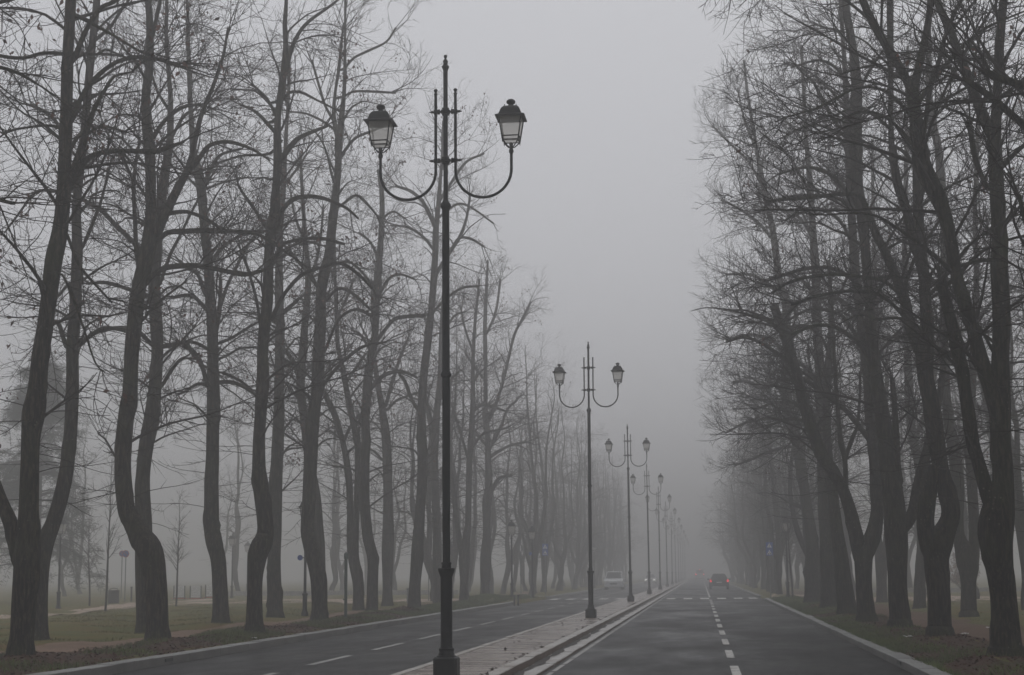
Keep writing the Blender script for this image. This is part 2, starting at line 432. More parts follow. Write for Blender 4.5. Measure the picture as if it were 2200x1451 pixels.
# ------------------------------------------------------------------ trees
def catmull(P, step):
    P = np.asarray(P, float)
    if len(P) < 3:
        n = max(3, int(np.linalg.norm(P[-1, :3]-P[0, :3])/step)); t = np.linspace(0, 1, n)[:, None]; return P[0]*(1-t)+P[-1]*t
    Q = np.vstack([2*P[0]-P[1], P, 2*P[-1]-P[-2]]); out = []
    for i in range(1, len(Q)-2):
        n = max(2, int(np.ceil(np.linalg.norm(Q[i+1, :3]-Q[i, :3])/step)))
        t = np.linspace(0, 1, n, endpoint=False)[:, None]
        a, b, c, d = Q[i-1], Q[i], Q[i+1], Q[i+2]
        out.append(.5*((2*b)+(-a+c)*t+(2*a-5*b+4*c-d)*t*t+(-a+3*b-3*c+d)*t**3))
    out.append(P[-1:]); R = np.vstack(out); R[:, 3] = np.maximum(R[:, 3], .004); return R
def frames(T):
    """stable frame per branch; T (n,k,3) unit tangents"""
    ref = np.where(np.abs(T[:, :1, 2:3]) < .8, np.array([0, 0, 1.]), np.array([1., 0, 0]))
    u = np.cross(T, np.broadcast_to(ref, T.shape)); u /= np.linalg.norm(u, axis=-1, keepdims=True)+1e-9
    return u, np.cross(T, u)
def tubes(P, R, s, lump=0., rng=None):
    """P (n,k,3), R (n,k) -> verts, quads"""
    n, k, _ = P.shape
    T = np.empty_like(P); T[:, 1:-1] = P[:, 2:]-P[:, :-2]; T[:, 0] = P[:, 1]-P[:, 0]; T[:, -1] = P[:, -1]-P[:, -2]
    T /= np.linalg.norm(T, axis=-1, keepdims=True)+1e-9
    u, w = frames(T); a = np.arange(s)*2*np.pi/s
    rr = R[:, :, None]*np.ones(s)
    if lump and rng is not None:
        ph = rng.uniform(0, 6.28, 6); h = np.cumsum(np.r_[0, np.linalg.norm(np.diff(P[0], axis=0), axis=1)])[None, :, None]
        for _ in range(int(h.max()*.9) if s > 8 else 0):      # burrs and healed cuts
            h0, a0 = rng.uniform(.6, h.max()), rng.uniform(0, 6.28)
            rr = rr*(1+rng.uniform(.08, .24)*np.exp(-((h-h0)/rng.uniform(.06, .16))**2)*np.maximum(0, np.cos(a-a0))**2)
        rr = rr*(1+lump*(np.sin(2*a+h*1.7+ph[0])*.5+np.sin(3*a-h*2.6+ph[1])*.45+np.sin(5*a+h*4.3+ph[2])*.3+np.sin(h*3.1+ph[3])*.35+np.sin(7*a+h*.9+ph[4])*.3)*(1+1.6*np.exp(-(h/.4)**2)))
    V = P[:, :, None, :]+rr[..., None]*(np.cos(a)[:, None]*u[:, :, None, :]+np.sin(a)[:, None]*w[:, :, None, :])
    V = V.reshape(-1, 3)
    b = (np.arange(n)[:, None, None]*k+np.arange(k-1)[None, :, None])*s
    j = np.arange(s)[None, None, :]; j1 = (j+1) % s
    q = np.stack([b+j, b+j1, b+s+j1, b+s+j], -1).reshape(-1, 4)
    return V, q
class Acc:
    def __init__(s): s.V = []; s.Q = []; s.T = []; s.mq = []; s.mt = []; s.n = 0
    def quads(s, V, q, m=0): s.V.append(V); s.Q.append(q+s.n); s.mq.append(np.full(len(q), m)); s.n += len(V)
    def mesh(s, name, mats, smooth=False): return mesh_np(name, np.concatenate(s.V), np.concatenate(s.Q), None, mats, np.concatenate(s.mq), smooth)

def spawn(rng, P, R, cnt, t0, t1, ang, ln, rfac, rmin, rmax, k, up=0., out=0., droop=0., wig=.12, lenfall=.5, end=.25, flatten=0.):
    """children of parents P (n,kk,3), R (n,kk): returns (m,k,3),(m,k)"""
    n, kk, _ = P.shape
    cnt = np.broadcast_to(np.asarray(cnt), (n,)); idx = np.repeat(np.arange(n), cnt); m = len(idx)
    if m == 0: return np.zeros((0, k, 3)), np.zeros((0, k))
    t = rng.uniform(t0, t1, m); f = t*(kk-1); i = np.minimum(f.astype(int), kk-2); fr = (f-i)[:, None]
    A = P[idx, i]; B = P[idx, i+1]; pos = A*(1-fr)+B*fr
    rad = R[idx, i]*(1-fr[:, 0])+R[idx, i+1]*fr[:, 0]
    tan = B-A; tan /= np.linalg.norm(tan, axis=1, keepdims=True)+1e-9
    rv = rng.normal(size=(m, 3)); rv[:, 2] *= (1-flatten)
    pr = rv-tan*np.sum(rv*tan, 1, keepdims=True); pr /= np.linalg.norm(pr, axis=1, keepdims=True)+1e-9
    a = np.radians(rng.uniform(*ang, m))[:, None]
    d = np.cos(a)*tan+np.sin(a)*pr; d[:, 2] += up; d /= np.linalg.norm(d, axis=1, keepdims=True)
    L = rng.uniform(*ln, m)*(1-lenfall*t)
    r0 = np.clip(rad*rfac, rmin, rmax)*rng.uniform(.8, 1.15, m)
    pts = [pos]; st = (L/(k-1))[:, None]; drift = rng.normal(size=(m, 3))*wig*.6
    for j in range(1, k):
        d = d+rng.normal(size=(m, 3))*wig*.55+drift*.8
        d[:, 2] += (-droop if j < k*.55 else out)
        d /= np.linalg.norm(d, axis=1, keepdims=True)
        pts.append(pts[-1]+d*st)
    PP = np.stack(pts, 1); RR = r0[:, None]*(1-(1-end)*np.linspace(0, 1, k)[None, :]); 
    return PP, RR

def resample(pth, k):
    d = np.r_[0, np.cumsum(np.linalg.norm(np.diff(pth[:, :3], axis=0), axis=1))]; t = np.linspace(0, d[-1], k)
    return np.stack([np.interp(t, d, pth[:, i]) for i in range(4)], 1), d[-1]

def build_tree_meshes(paths, rng, dens=1., style='left', leaves=120, name='tree', zlow=3.2, fine=True, near=True, bx=None):
    """paths: list of (k,4) arrays x,y,z,r relative to the base. First ones are leaders/limbs."""
    acc = Acc()
    for i, p in enumerate(paths):
        big = p[:, 3].max() > .07
        q = catmull(p, .16 if near else .3)
        V, f = tubes(q[None, :, :3], q[None, :, 3], (14 if near else 9) if big else 8, .055 if big else .05, rng)
        acc.quads(V, f)
        s = (14 if near else 9) if big else 8      # closing cap at the tip
        n0 = len(V); tip = q[-1, :3]+(q[-1, :3]-q[-2, :3])*.15
        acc.V[-1] = np.vstack([V, tip]); j = np.arange(s)
        cap = np.stack([n0-s+j, n0-s+(j+1) % s, np.full(s, n0), np.full(s, n0)], 1)
        acc.n += 1
        acc.Q.append(cap[:, :3][:, [0, 1, 2, 2]]+acc.n-n0-1); acc.mq.append(np.zeros(s))
    acc.T = []
    # split the caps into triangles
    quads = np.concatenate(acc.Q); deg = quads[:, 2] == quads[:, 3]
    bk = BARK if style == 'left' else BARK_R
    trunk = mesh_np('trunk', np.concatenate(acc.V), quads[~deg], quads[deg][:, :3], [bk], None, True)
    # ---- crown
    K = 24; par = []; lens = []
    for p in paths:
        q, L = resample(catmull(p, .25), K); 
        par.append(q); lens.append(L)
    par = np.array(par); lens = np.array(lens); P0, R0 = par[:, :, :3], par[:, :, 3]
    c = Acc(); right = style == 'right'
    zt = P0[:, :, 2]
    # share of each path above zlow
    above = (zt > zlow).mean(1); t0 = 1-above
    cnt = np.maximum(0, np.round(lens*above*(1.9 if right else 1.55)*dens)).astype(int)
    groups = []
    for i in range(len(paths)):
        if cnt[i] == 0: continue
        thick = R0[i].max()
        if thick > .06:
            ln = (1.3, 3.7) if right else (1.3, 4.0); ang = (35, 72)
        else:
            ln = (.6, 1.7) if right else (.7, 2.1); ang = (30, 70)
        groups.append(spawn(rng, P0[i:i+1], R0[i:i+1], cnt[i], max(.02, t0[i]), .98, ang, ln, .40, .011, .036, 10,
                            up=.22 if right else .28, out=.07, droop=.05 if right else .08, wig=.10, lenfall=.35, end=.22))
    # shoots fanning from the tips
    groups.append(spawn(rng, P0, R0, 4, .9, 1., (8, 55), (.6, 1.5) if right else (.8, 2.1), .5, .009, .020, 10, up=.3, out=.05, droop=.02, wig=.08, lenfall=0, end=.22))
    P1 = np.concatenate([g[0] for g in groups]); R1 = np.concatenate([g[1] for g in groups])
    def clear(P, R_):      # crowns are cut back to keep the carriageway free
        if bx is None: return P, R_
        k_ = (P[:, -1, 0]+bx > .05) if right else (P[:, -1, 0]+bx < -7.6)
        return P[k_], R_[k_]
    P1, R1 = clear(P1, R1)
    c.quads(*tubes(P1, R1, 5 if near else 4))
    L1 = np.linalg.norm(np.diff(P1, axis=1), axis=2).sum(1)
    cn = np.round(L1*(3.4 if right else 3.2)*dens).astype(int)
    P2, R2 = spawn(rng, P1, R1, cn, .12, 1., (28, 65), (.5, 1.5), .55, .007, .013, 7, up=.16 if right else .22, out=.08, droop=.03 if right else .05, wig=.10, lenfall=.35, end=.5)
    P2, R2 = clear(P2, R2)
    c.quads(*tubes(P2, R2, 4 if near else 3))
    L2 = np.linalg.norm(np.diff(P2, axis=1), axis=2).sum(1)
    cn = np.round(L2*(4.9 if right else 4.2)*dens).astype(int)
    P3, R3 = spawn(rng, P2, R2, cn, .1, 1., (25, 58), (.25, .8), .75, .005, .008, 5, up=.14, out=.07, droop=.02, wig=.12, lenfall=.3, end=.6)
    c.quads(*tubes(P3, R3, 3))
    if fine:
        P4, R4 = spawn(rng, P3, R3, rng.integers(0, 3, len(P3)), .15, .95, (25, 60), (.14, .42), .85, .0045, .006, 3, up=.1, out=.05, wig=.1, lenfall=.3, end=.7)
        c.quads(*tubes(P4, R4, 3))
    # epicormic twigs low on the stems
    lo = []
    for i in range(len(paths)):
        if R0[i].max() < .09: continue
        z = P0[i, :, 2]; m = (z > 2.6) & (z < 9)
        if m.sum() < 2: continue
        a, b = np.where(m)[0][[0, -1]]/(K-1)
        lo.append(spawn(rng, P0[i:i+1], R0[i:i+1], int(lens[i]*m.mean()*(3.2 if right else 3.4)), a, b, (68, 98), (.9, 2.6), .1, .007, .012, 8, up=-.02, out=.07, droop=.06, wig=.06, lenfall=0, end=.4))
    if lo:
        PE = np.concatenate([g[0] for g in lo]); RE = np.concatenate([g[1] for g in lo])
        c.quads(*tubes(PE, RE, 3))
        PF, RF = spawn(rng, PE, RE, 5, .25, 1., (20, 50), (.3, .9), .8, .0045, .007, 5, up=.03, out=.04, wig=.08)
        c.quads(*tubes(PF, RF, 3))
    # withered leaves hanging in small clusters
    if leaves:
        nc = max(1, leaves//6); tips = P3[rng.integers(0, len(P3), nc), -1]
        cen = np.repeat(tips, 6, 0)+rng.normal(size=(nc*6, 3))*np.array([.14, .14, .09]); n = len(cen)
        a = rng.normal(size=(n, 3)); a[:, 2] -= 1.2; a /= np.linalg.norm(a, axis=1, keepdims=True)
        b = np.cross(a, rng.normal(size=(n, 3))); b /= np.linalg.norm(b, axis=1, keepdims=True)
        s = rng.uniform(.035, .07, n)[:, None]
        V = np.stack([cen, cen+a*s+b*s*.55, cen+a*s*2.1, cen+a*s-b*s*.55], 1).reshape(-1, 3)
        c.quads(V, np.arange(n*4).reshape(-1, 4), 1)
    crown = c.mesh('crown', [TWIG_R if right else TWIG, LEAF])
    return trunk, crown

def px_paths(base, Y, specs, depth=None, ztop=18.):
    """pixel-read stems -> 3-D paths at the tree's own distance; each may lean in depth"""
    rng = np.random.default_rng(abs(int(base[0]*7+base[1])))
    b = at_y(base[0], base[1], Y); bz = gz1(b[0], Y); out = []
    node = {}
    for si, sp in enumerate(specs):
        lean = 0. if si == 0 else rng.uniform(-.22, .22)
        pts = []; y_off = 0.
        # starting depth: the nearest point of an earlier stem
        x0, yy0 = sp[0][0], sp[0][1]; best = 0.
        if si:
            dd = [(abs(q[0]-x0)+abs(q[1]-yy0), q[2]) for q in node.values()]; best = min(dd)[1] if dd else 0.
        acc_l = 0.; prev = None
        for j, (x, y, w) in enumerate(sp):
            p0 = at_y(x, y, Y)
            if prev is not None: acc_l += np.linalg.norm(p0-prev)
            prev = p0
            off = best+lean*acc_l+(rng.normal()*.04 if j else 0)
            p = at_y(x, y, Y+off); node[(si, j)] = (x, y, off)
            pts.append([p[0]-b[0], p[1]-Y, p[2]-bz, w/2*(Y+off)/F])
        pts = np.array(pts)
        if si == 0:
            b0, b1 = pts[0].copy(), pts[1].copy(); r = b1[3]; dz = b1[2]
            at_ = lambda z, k: np.array([*(b0[:2]+(b1[:2]-b0[:2])*max(0, z)/dz), z, r*k])
            pts = np.vstack([[at_(-.25, 1.42), at_(-.02, 1.28), at_(.16, 1.13), at_(min(.4, dz*.55), 1.04)], pts[1:]])
        if si:      # root the stem inside the one it grows from
            par = np.vstack([catmull(o_, .1) for o_ in out]); dd = np.linalg.norm(par[:, :3]-pts[0, :3], axis=1)+.25*np.maximum(0, par[:, 2]-pts[0, 2]); k_ = int(np.argmin(dd)); q_ = par[k_]
            if dd[k_] < 1.2:
                low = par[np.argmin(np.abs(par[:, 2]-(q_[2]-.5*q_[3]-.5*pts[0, 3]))+3*np.linalg.norm(par[:, :3]-q_[:3], axis=1)*(np.linalg.norm(par[:, :3]-q_[:3], axis=1) > .5))]
                pts = np.vstack([[*low[:3], min(low[3]*.8, pts[0, 3])], pts])
        last = sp[-1]
        if last[1] <= 12 and pts[-1, 2] < ztop-1:
            d = pts[-1, :3]-pts[-2, :3]; d /= np.linalg.norm(d); r = pts[-1, 3]; p = pts[-1, :3].copy()
            H = ztop-p[2] if r > .04 else min(ztop-p[2], 3.)
            n = max(2, int(H/1.2)); ext = []
            for q in range(n):
                d = d*.85+np.array([0, 0, .22])+rng.normal(size=3)*.07; d /= np.linalg.norm(d); p = p+d*H/n
                ext.append([*p, max(.012, r*(1-.9*(q+1)/n))])
            pts = np.vstack([pts, ext])
        out.append(pts)
    return b, bz, out

def traced_tree(base, Y, specs, label, style='left', dens=1., leaves=150, ztop=18., zlow=3.4, group=None, near=True):
    b, bz, paths = px_paths(base, Y, specs, ztop=ztop)
    rng = np.random.default_rng(abs(int(base[0]*13+base[1]*3+5)))
    # a few procedural arched limbs all round so that the crown is not flat
    lead = [p for p in paths if p[:, 3].max() > .09]; extra = []
    for p in lead:
        q, L = resample(catmull(p, .3), 30); m = np.where(q[:, 2] > 5.)[0]
        if len(m) < 4: continue
        for _ in range(int((q[m[-1], 2]-q[m[0], 2])*.5*dens)+1):
            i = rng.choice(m[:-1]); az = rng.uniform(0, 6.283)
            h = np.array([math.cos(az), math.sin(az), 0]); s = q[i, :3]; r = min(.046, q[i, 3]*.42); Ls = rng.uniform(1.8, 4.2)*(1-.4*i/30)
            e0 = rng.uniform(.5, 1.1); pts = [[*s, r*1.15]]; pos = s.copy()
            for j in range(7):
                e = e0*(1-j/5.5); dvec = h*math.cos(e)+np.array([0, 0, math.sin(e)])+rng.normal(size=3)*.12
                pos = pos+dvec*Ls/7; pts.append([*pos, max(.012, r*(1-.11*(j+1)))])
            extra.append(np.array(pts))
    t, c = build_tree_meshes(paths+extra, rng, dens, style, leaves, zlow=zlow, near=near, bx=b[0])
    o = thing('bare_tree', label, 'tree', (b[0], Y, bz), 0, group)
    link('trunk', t, o); link('crown', c, o)
    return o

GL = 'bare trees lining the left side of the road'
GR = 'bare trees lining the right side of the road'
LT = []   # base px, Y, label, stems
LT.append(((42, 1425), 27., 'dark bare tree at the left edge, its trunk forking low with a leaning left limb', [
 [(42,1425,62),(48,1350,52),(55,1250,54),(58,1180,58),(60,1130,50),(63,1050,43),(66,950,41),(72,890,52),(77,860,47),(80,830,40),(88,760,38),(98,700,37),(110,600,39),(117,550,40),(128,500,36),(134,450,33),(138,400,33),(139,350,30),(142,250,29),(145,150,28),(147,100,25),(152,0,24)],
 [(44,1200,40),(25,1130,32),(-8,1050,28),(-60,900,26),(-100,700,22),(-120,500,18),(-140,250,14)],
 [(150,400,22),(165,350,19),(178,310,16),(190,270,13),(205,230,11),(225,195,9),(245,165,7),(285,155,5)],
 [(160,385,20),(185,345,14),(210,330,12),(250,325,12),(300,325,12),(335,325,13),(395,305,6)],
 [(155,255,15),(170,220,13),(190,185,12),(225,150,11),(260,130,10),(300,123,10),(350,130,10),(385,143,9)],
 [(160,125,13),(180,75,12),(200,40,12),(220,15,11),(260,-5,10)],
 [(163,33,9),(205,55,8),(250,80,7),(300,110,6),(370,140,5)],
 [(130,115,10),(90,115,9),(50,125,9),(0,120,9),(-60,100,7)],
 [(126,275,8),(100,270,6),(40,277,6),(5,287,8)],
 [(190,285,7),(215,272,7),(240,275,6),(272,285,6)],
 [(140,497,8),(165,560,7),(185,590,6),(240,650,5)],
 [(133,590,6),(160,650,6),(178,700,5),(205,780,4),(225,800,3)]]))
LT.append(((77, 1387), 36., 'grey bare tree just behind the dark tree at the left edge, its trunk bowing right', [
 [(77,1387,56),(80,1300,46),(86,1220,42),(97,1170,38),(115,1120,34),(130,1070,32),(145,1000,31),(153,900,30),(156,800,28),(156,750,28),(162,650,26),(166,550,26),(165,500,22),(164,450,21),(168,400,20),(180,300,20),(190,180,18),(200,80,17),(207,0,15)],
 [(178,530,9),(205,465,8),(215,440,7),(228,390,6),(240,340,5)],
 [(170,742,9),(195,720,9),(225,705,9),(270,712,8),(300,730,5)],
 [(142,745,11),(128,700,10),(115,690,9),(100,720,6)],
 [(150,610,7),(120,640,6),(90,655,5)],
 [(200,90,9),(235,60,8),(262,20,7),(280,-5,6)],
 [(172,430,8),(150,420,7),(110,410,8),(75,415,7),(40,460,5),(10,500,4)],
 [(182,280,10),(150,300,8),(110,250,9),(65,225,8)]]))
LT.append(((340, 1380), 34.8, 'dark lichen flecked bare tree whose trunk kinks sharply left at a mossy elbow', [
 [(340,1380,52),(339,1330,46),(334,1250,47),(327,1205,56),(318,1178,60),(300,1150,50),(284,1120,43),(273,1100,39),(266,1050,38),(263,1000,36),(266,950,36),(271,900,35),(277,868,40),(280,840,35),(283,750,33),(289,700,34),(294,650,34),(300,610,33),(315,550,34),(323,500,34),(324,450,26),(324,400,23),(322,350,23),(319,300,25),(314,250,21),(314,200,20),(318,170,20),(321,150,20),(322,100,19),(318,0,15)],
 [(335,500,27),(350,470,22),(370,430,20),(385,400,18),(400,372,16),(411,339,14),(419,303,12),(428,262,11),(441,226,10),(455,193,9),(469,154,8),(480,118,7),(490,60,5)],
 [(392,385,14),(432,335,12),(450,313,10),(490,305,9),(540,320,7),(580,345,4)],
 [(340,515,12),(360,500,13),(400,497,13),(440,495,12),(480,497,12),(530,500,9),(565,510,6),(640,560,4)],
 [(312,608,15),(345,580,13),(380,572,13),(430,572,12),(480,582,11),(527,590,11),(570,580,6)],
 [(362,460,11),(400,455,9),(440,470,8),(480,495,7)],
 [(300,580,12),(293,540,11),(290,470,10),(287,400,10),(292,350,8),(300,300,6)],
 [(327,80,10),(340,20,10),(345,-5,9)],
 [(330,295,11),(345,270,10),(370,245,10),(400,228,9),(440,225,7)],
 [(305,690,7),(330,660,7),(352,640,6),(400,605,4)]]))
LT.append(((312, 1355), 42.7, 'grey bare tree partly hidden behind the kinked trunk, leaning right as it rises', [
 [(312,1355,46),(310,1250,38),(309,1150,36),(308,1100,35),(306,1050,34),(308,1010,31),(315,950,33),(325,900,33),(332,850,30),(336,800,28),(338,750,27),(336,700,28),(333,650,28),(332,600,25),(340,500,23),(350,400,22),(358,350,20),(366,300,16),(366,250,14),(366,200,11),(358,100,9),(358,0,8)],
 [(335,590,13),(305,540,12),(280,515,11),(245,480,11),(215,450,11),(180,430,10),(150,400,7)],
 [(343,610,8),(365,550,8),(385,510,7),(420,440,6),(460,370,4)],
 [(348,745,10),(375,740,10),(395,735,10),(420,770,7)],
 [(325,740,10),(300,715,10),(270,705,9),(235,707,9),(200,720,7),(172,745,5)],
 [(330,640,9),(285,625,9),(230,608,9),(185,610,6)],
 [(347,830,8),(365,800,9),(385,775,8),(400,768,7)],
 [(372,290,8),(395,250,8),(420,235,7)],
 [(365,240,8),(340,200,7),(325,160,6),(300,120,5)]]))
LT.append(((475, 1342), 46.7, 'straight grey bare tree standing alone between two kinked dark trunks, arched limbs on both sides', [
 [(475,1342,42),(472,1250,34),(468,1200,34),(457,1150,33),(454,1050,32),(456,1000,30),(457,950,29),(458,850,28),(457,750,25),(456,690,26),(452,650,23),(450,600,22),(446,550,21),(440,500,22),(436,450,20),(430,390,22),(416,330,16),(414,300,14),(408,200,11),(405,100,9),(403,5,7)],
 [(462,705,15),(472,660,10),(474,600,9)],
 [(470,665,9),(490,610,8),(510,570,8),(530,530,7),(555,500,6)],
 [(440,630,10),(425,590,9),(400,575,9),(385,560,7)],
 [(442,665,9),(420,640,9),(400,635,9),(370,640,7)],
 [(446,750,8),(420,737,8),(395,735,8),(372,745,6)],
 [(470,822,9),(500,822,9),(530,835,8),(560,855,6)],
 [(470,800,8),(510,815,7),(540,838,6)],
 [(445,825,9),(432,780,10),(415,755,9),(395,745,8)],
 [(448,830,8),(425,825,7),(400,840,6),(380,850,4)],
 [(456,560,9),(480,530,9),(520,505,8),(550,500,6)],
 [(438,400,9),(460,350,8),(480,330,7),(520,320,5)],
 [(470,738,8),(500,725,7),(540,700,6),(560,690,4)]]))
LT.append(((548, 1362), 38.9, 'dark bare tree with a bulging S bend low on its trunk, close to the kerb', [
 [(548,1362,42),(547,1320,36),(547,1250,34),(551,1210,40),(555,1190,44),(563,1170,45),(570,1150,38),(570,1120,35),(561,1050,34),(557,1020,31),(556,1000,29),(557,950,28),(559,900,27),(562,850,28),(564,830,29),(565,800,27),(564,750,24),(569,700,25),(574,650,25),(576,600,25),(578,550,22),(583,500,25),(591,450,22),(593,400,18),(597,350,20),(596,300,18),(597,250,15),(604,200,17),(610,150,15),(614,100,12),(612,50,11),(615,0,8)],
 [(594,485,15),(605,455,11),(625,432,10),(650,423,10),(690,425,9),(740,445,7),(770,470,5)],
 [(583,685,11),(600,650,9),(620,620,9),(650,590,9),(690,575,8),(730,565,8),(770,590,8),(800,620,6)],
 [(588,565,9),(605,530,8),(630,517,8),(690,512,8),(740,525,6)],
 [(577,495,9),(560,470,8),(540,440,8),(525,420,7),(510,395,5)],
 [(562,715,8),(552,650,7),(542,610,7),(530,570,7),(517,538,9)],
 [(608,180,11),(625,110,11),(640,75,9),(665,45,8),(720,5,6)],
 [(606,340,13),(630,308,12),(645,295,10),(680,280,8),(705,270,6)],
 [(592,285,9),(560,250,8),(540,235,7),(515,225,5)],
 [(593,255,8),(575,215,7),(540,180,6)],
 [(607,215,8),(620,200,7),(645,198,7),(680,215,5),(730,240,4)],
 [(605,300,8),(580,330,7),(520,335,6),(470,350,5)]]))
LT.append(((592, 1330), 54.4, 'pale grey bare tree immediately right of the S bent trunk, set one row back', [
 [(592,1330,40),(592,1300,33),(589,1250,30),(589,1200,30),(591,1150,28),(592,1100,27),(591,1050,30),(595,1000,27),(597,950,28),(599,900,25),(600,850,22),(601,750,22),(602,700,21),(600,650,19),(599,600,18),(602,500,14),(608,420,12),(614,300,9),(620,200,7),(622,100,5)],
 [(606,770,9),(630,790,8),(655,800,6)],
 [(607,672,8),(630,655,7),(652,635,6),(680,630,5)],
 [(592,690,8),(575,665,7),(555,650,6)],
 [(603,560,7),(625,530,7),(660,520,6),(700,530,4)],
 [(610,400,7),(640,360,6),(660,330,5)]]))
LT.append(((690, 1324), 58., 'grey bare tree mostly hidden behind the mottled leaning trunk, its stem emerging up left', [
 [(690,1324,34),(688,1250,26),(685,1150,24),(678,1070,22),(664,985,20),(653,900,18),(646,840,19),(648,780,18),(655,700,16),(660,640,15),(662,580,13),(655,500,10),(650,420,8),(645,330,6)],
 [(644,810,12),(628,775,10),(612,755,8),(590,740,6)],
 [(660,620,8),(680,560,7),(690,500,6),(695,440,5)],
 [(655,520,7),(635,470,6),(625,420,5)]]))
LT.append(((687, 1338), 48.6, 'mottled bare tree leaning left at its base then right, beside the green metal post', [
 [(687,1338,38),(687,1300,34),(685,1250,34),(680,1220,35),(673,1190,38),(662,1150,32),(661,1130,30),(662,1100,29),(664,1050,29),(667,1000,29),(669,950,30),(673,900,30),(678,860,27),(683,830,28),(685,750,27),(688,700,25),(689,650,23),(694,600,25),(706,550,21),(712,500,20),(718,450,20),(723,400,16),(727,350,16),(728,300,18),(732,270,15),(735,240,12),(739,200,9),(741,150,8),(741,100,6),(742,0,5)],
 [(724,290,12),(717,250,10),(720,200,7),(728,150,7),(733,100,6),(738,50,4)],
 [(697,755,8),(720,700,7),(740,675,7),(770,665,7),(800,680,6)],
 [(702,645,8),(720,625,7),(745,622,7),(780,650,7),(800,670,5)],
 [(712,572,7),(730,565,7),(755,565,6),(790,600,6),(810,640,4)],
 [(739,148,7),(760,125,6),(790,110,6),(830,90,5),(850,60,4)],
 [(740,207,6),(760,197,6),(800,197,6),(850,200,5)],
 [(733,335,8),(760,300,7),(790,285,6),(830,270,5)],
 [(694,828,9),(720,795,8),(745,770,8),(780,745,7),(830,735,5)],
 [(690,625,9),(660,585,8),(635,555,8),(604,520,6)],
 [(717,260,7),(700,230,6),(690,200,6),(670,130,5)],
 [(730,290,7),(700,265,6),(660,245,5),(620,240,4)],
 [(735,440,7),(765,420,7),(790,440,6),(815,470,4)]]))
LT.append(((771, 1312), 64.9, 'grey bare tree splitting into two crossing stems right of the green metal post', [
 [(771,1312,27),(769,1250,24),(760,1200,24),(758,1160,27),(753,1100,16),(751,1050,15),(746,1000,15),(736,950,13),(722,900,14),(705,862,13),(688,825,11),(665,785,8),(640,760,6)],
 [(762,1165,17),(766,1100,14),(769,1000,14),(768,950,15),(757,900,14),(747,850,13),(738,800,12),(727,750,9),(724,700,9),(720,600,7),(718,500,6),(716,400,4)],
 [(742,825,8),(765,790,7),(785,760,6)],
 [(738,950,7),(760,905,7),(790,880,6)],
 [(722,690,6),(745,640,6),(760,600,5)]]))
LT.append(((799, 1320), 60.6, 'grey bare tree with wavy trunk and broken top, left of the nearest street lamp', [
 [(799,1320,28),(800,1260,24),(801,1200,23),(790,1150,24),(783,1075,23),(784,975,21),(786,950,21),(785,900,19),(788,850,20),(792,800,19),(801,750,19),(805,725,16),(811,600,17),(818,520,13),(821,450,12),(819,400,10),(812,365,6)],
 [(808,735,9),(830,705,8),(850,685,8),(880,680,8),(915,678,6)],
 [(795,838,9),(820,810,9),(845,800,8),(870,800,7),(895,812,5)],
 [(812,640,7),(835,600,7),(860,590,6),(890,600,4)],
 [(815,560,7),(795,520,6),(770,500,5)],
 [(798,760,7),(775,720,6),(755,710,5)],
 [(822,470,6),(845,455,5),(870,470,4)]]))
LT.append(((832, 1304), 74.7, 'pale grey bare tree with a forked top standing left of the nearest lamp post', [
 [(832,1304,26),(832,1250,22),(833,1175,26),(834,1100,23),(833,1050,21),(832,1000,21),(830,950,20),(824,900,17),(818,860,14),(812,830,12),(807,790,10),(803,750,8),(800,680,6),(798,600,5)],
 [(828,872,10),(840,830,8),(850,800,8),(862,760,6),(880,720,4)],
 [(833,880,7),(850,862,6),(880,850,6),(910,840,5)],
 [(818,985,6),(805,970,5),(790,965,4)],
 [(805,770,6),(790,730,5),(775,700,4)]]))
LT.append(((889, 1314), 64.3, 'tall bare tree beside the nearest lamp post, dead leaves heaped at its foot', [
 [(889,1314,31),(890,1280,27),(892,1250,25),(896,1200,27),(899,1150,24),(903,1100,22),(908,1000,23),(906,940,21),(905,900,20),(907,850,18),(911,800,17),(917,750,17),(923,700,17),(928,650,15),(932,600,15),(935,550,14),(936,500,14),(941,450,11),(945,400,8),(950,330,6),(952,260,5)],
 [(934,485,10),(912,440,9),(900,425,8),(880,410,7),(850,400,5)],
 [(936,590,10),(955,560,9),(975,530,8),(990,505,8),(1003,466,6),(1010,420,5)],
 [(968,540,7),(985,513,6),(1010,513,6),(1040,530,5)],
 [(902,885,9),(885,860,8),(870,820,8),(858,805,7)],
 [(930,535,7),(910,510,6),(880,490,6),(850,485,5)],
 [(940,440,7),(965,400,7),(1000,350,6),(1040,330,5)],
 [(925,680,7),(950,650,7),(990,620,6),(1030,615,5)],
 [(940,470,6),(980,440,6),(1010,445,5),(1060,480,4)]]))
LT.append(((940, 1302), 77.6, 'slim grey bare tree half hidden behind the nearest lamp post', [
 [(941,1302,22),(940,1250,19),(939,1200,21),(939,1150,20),(937,1100,18),(933,1000,17),(937,900,16),(942,850,14),(946,800,12),(949,700,10),(955,600,7),(960,520,5)],
 [(932,925,7),(922,880,6),(915,850,5)],
 [(945,860,7),(965,820,6),(985,800,5)],
 [(950,720,6),(975,680,6),(1000,670,4)]]))
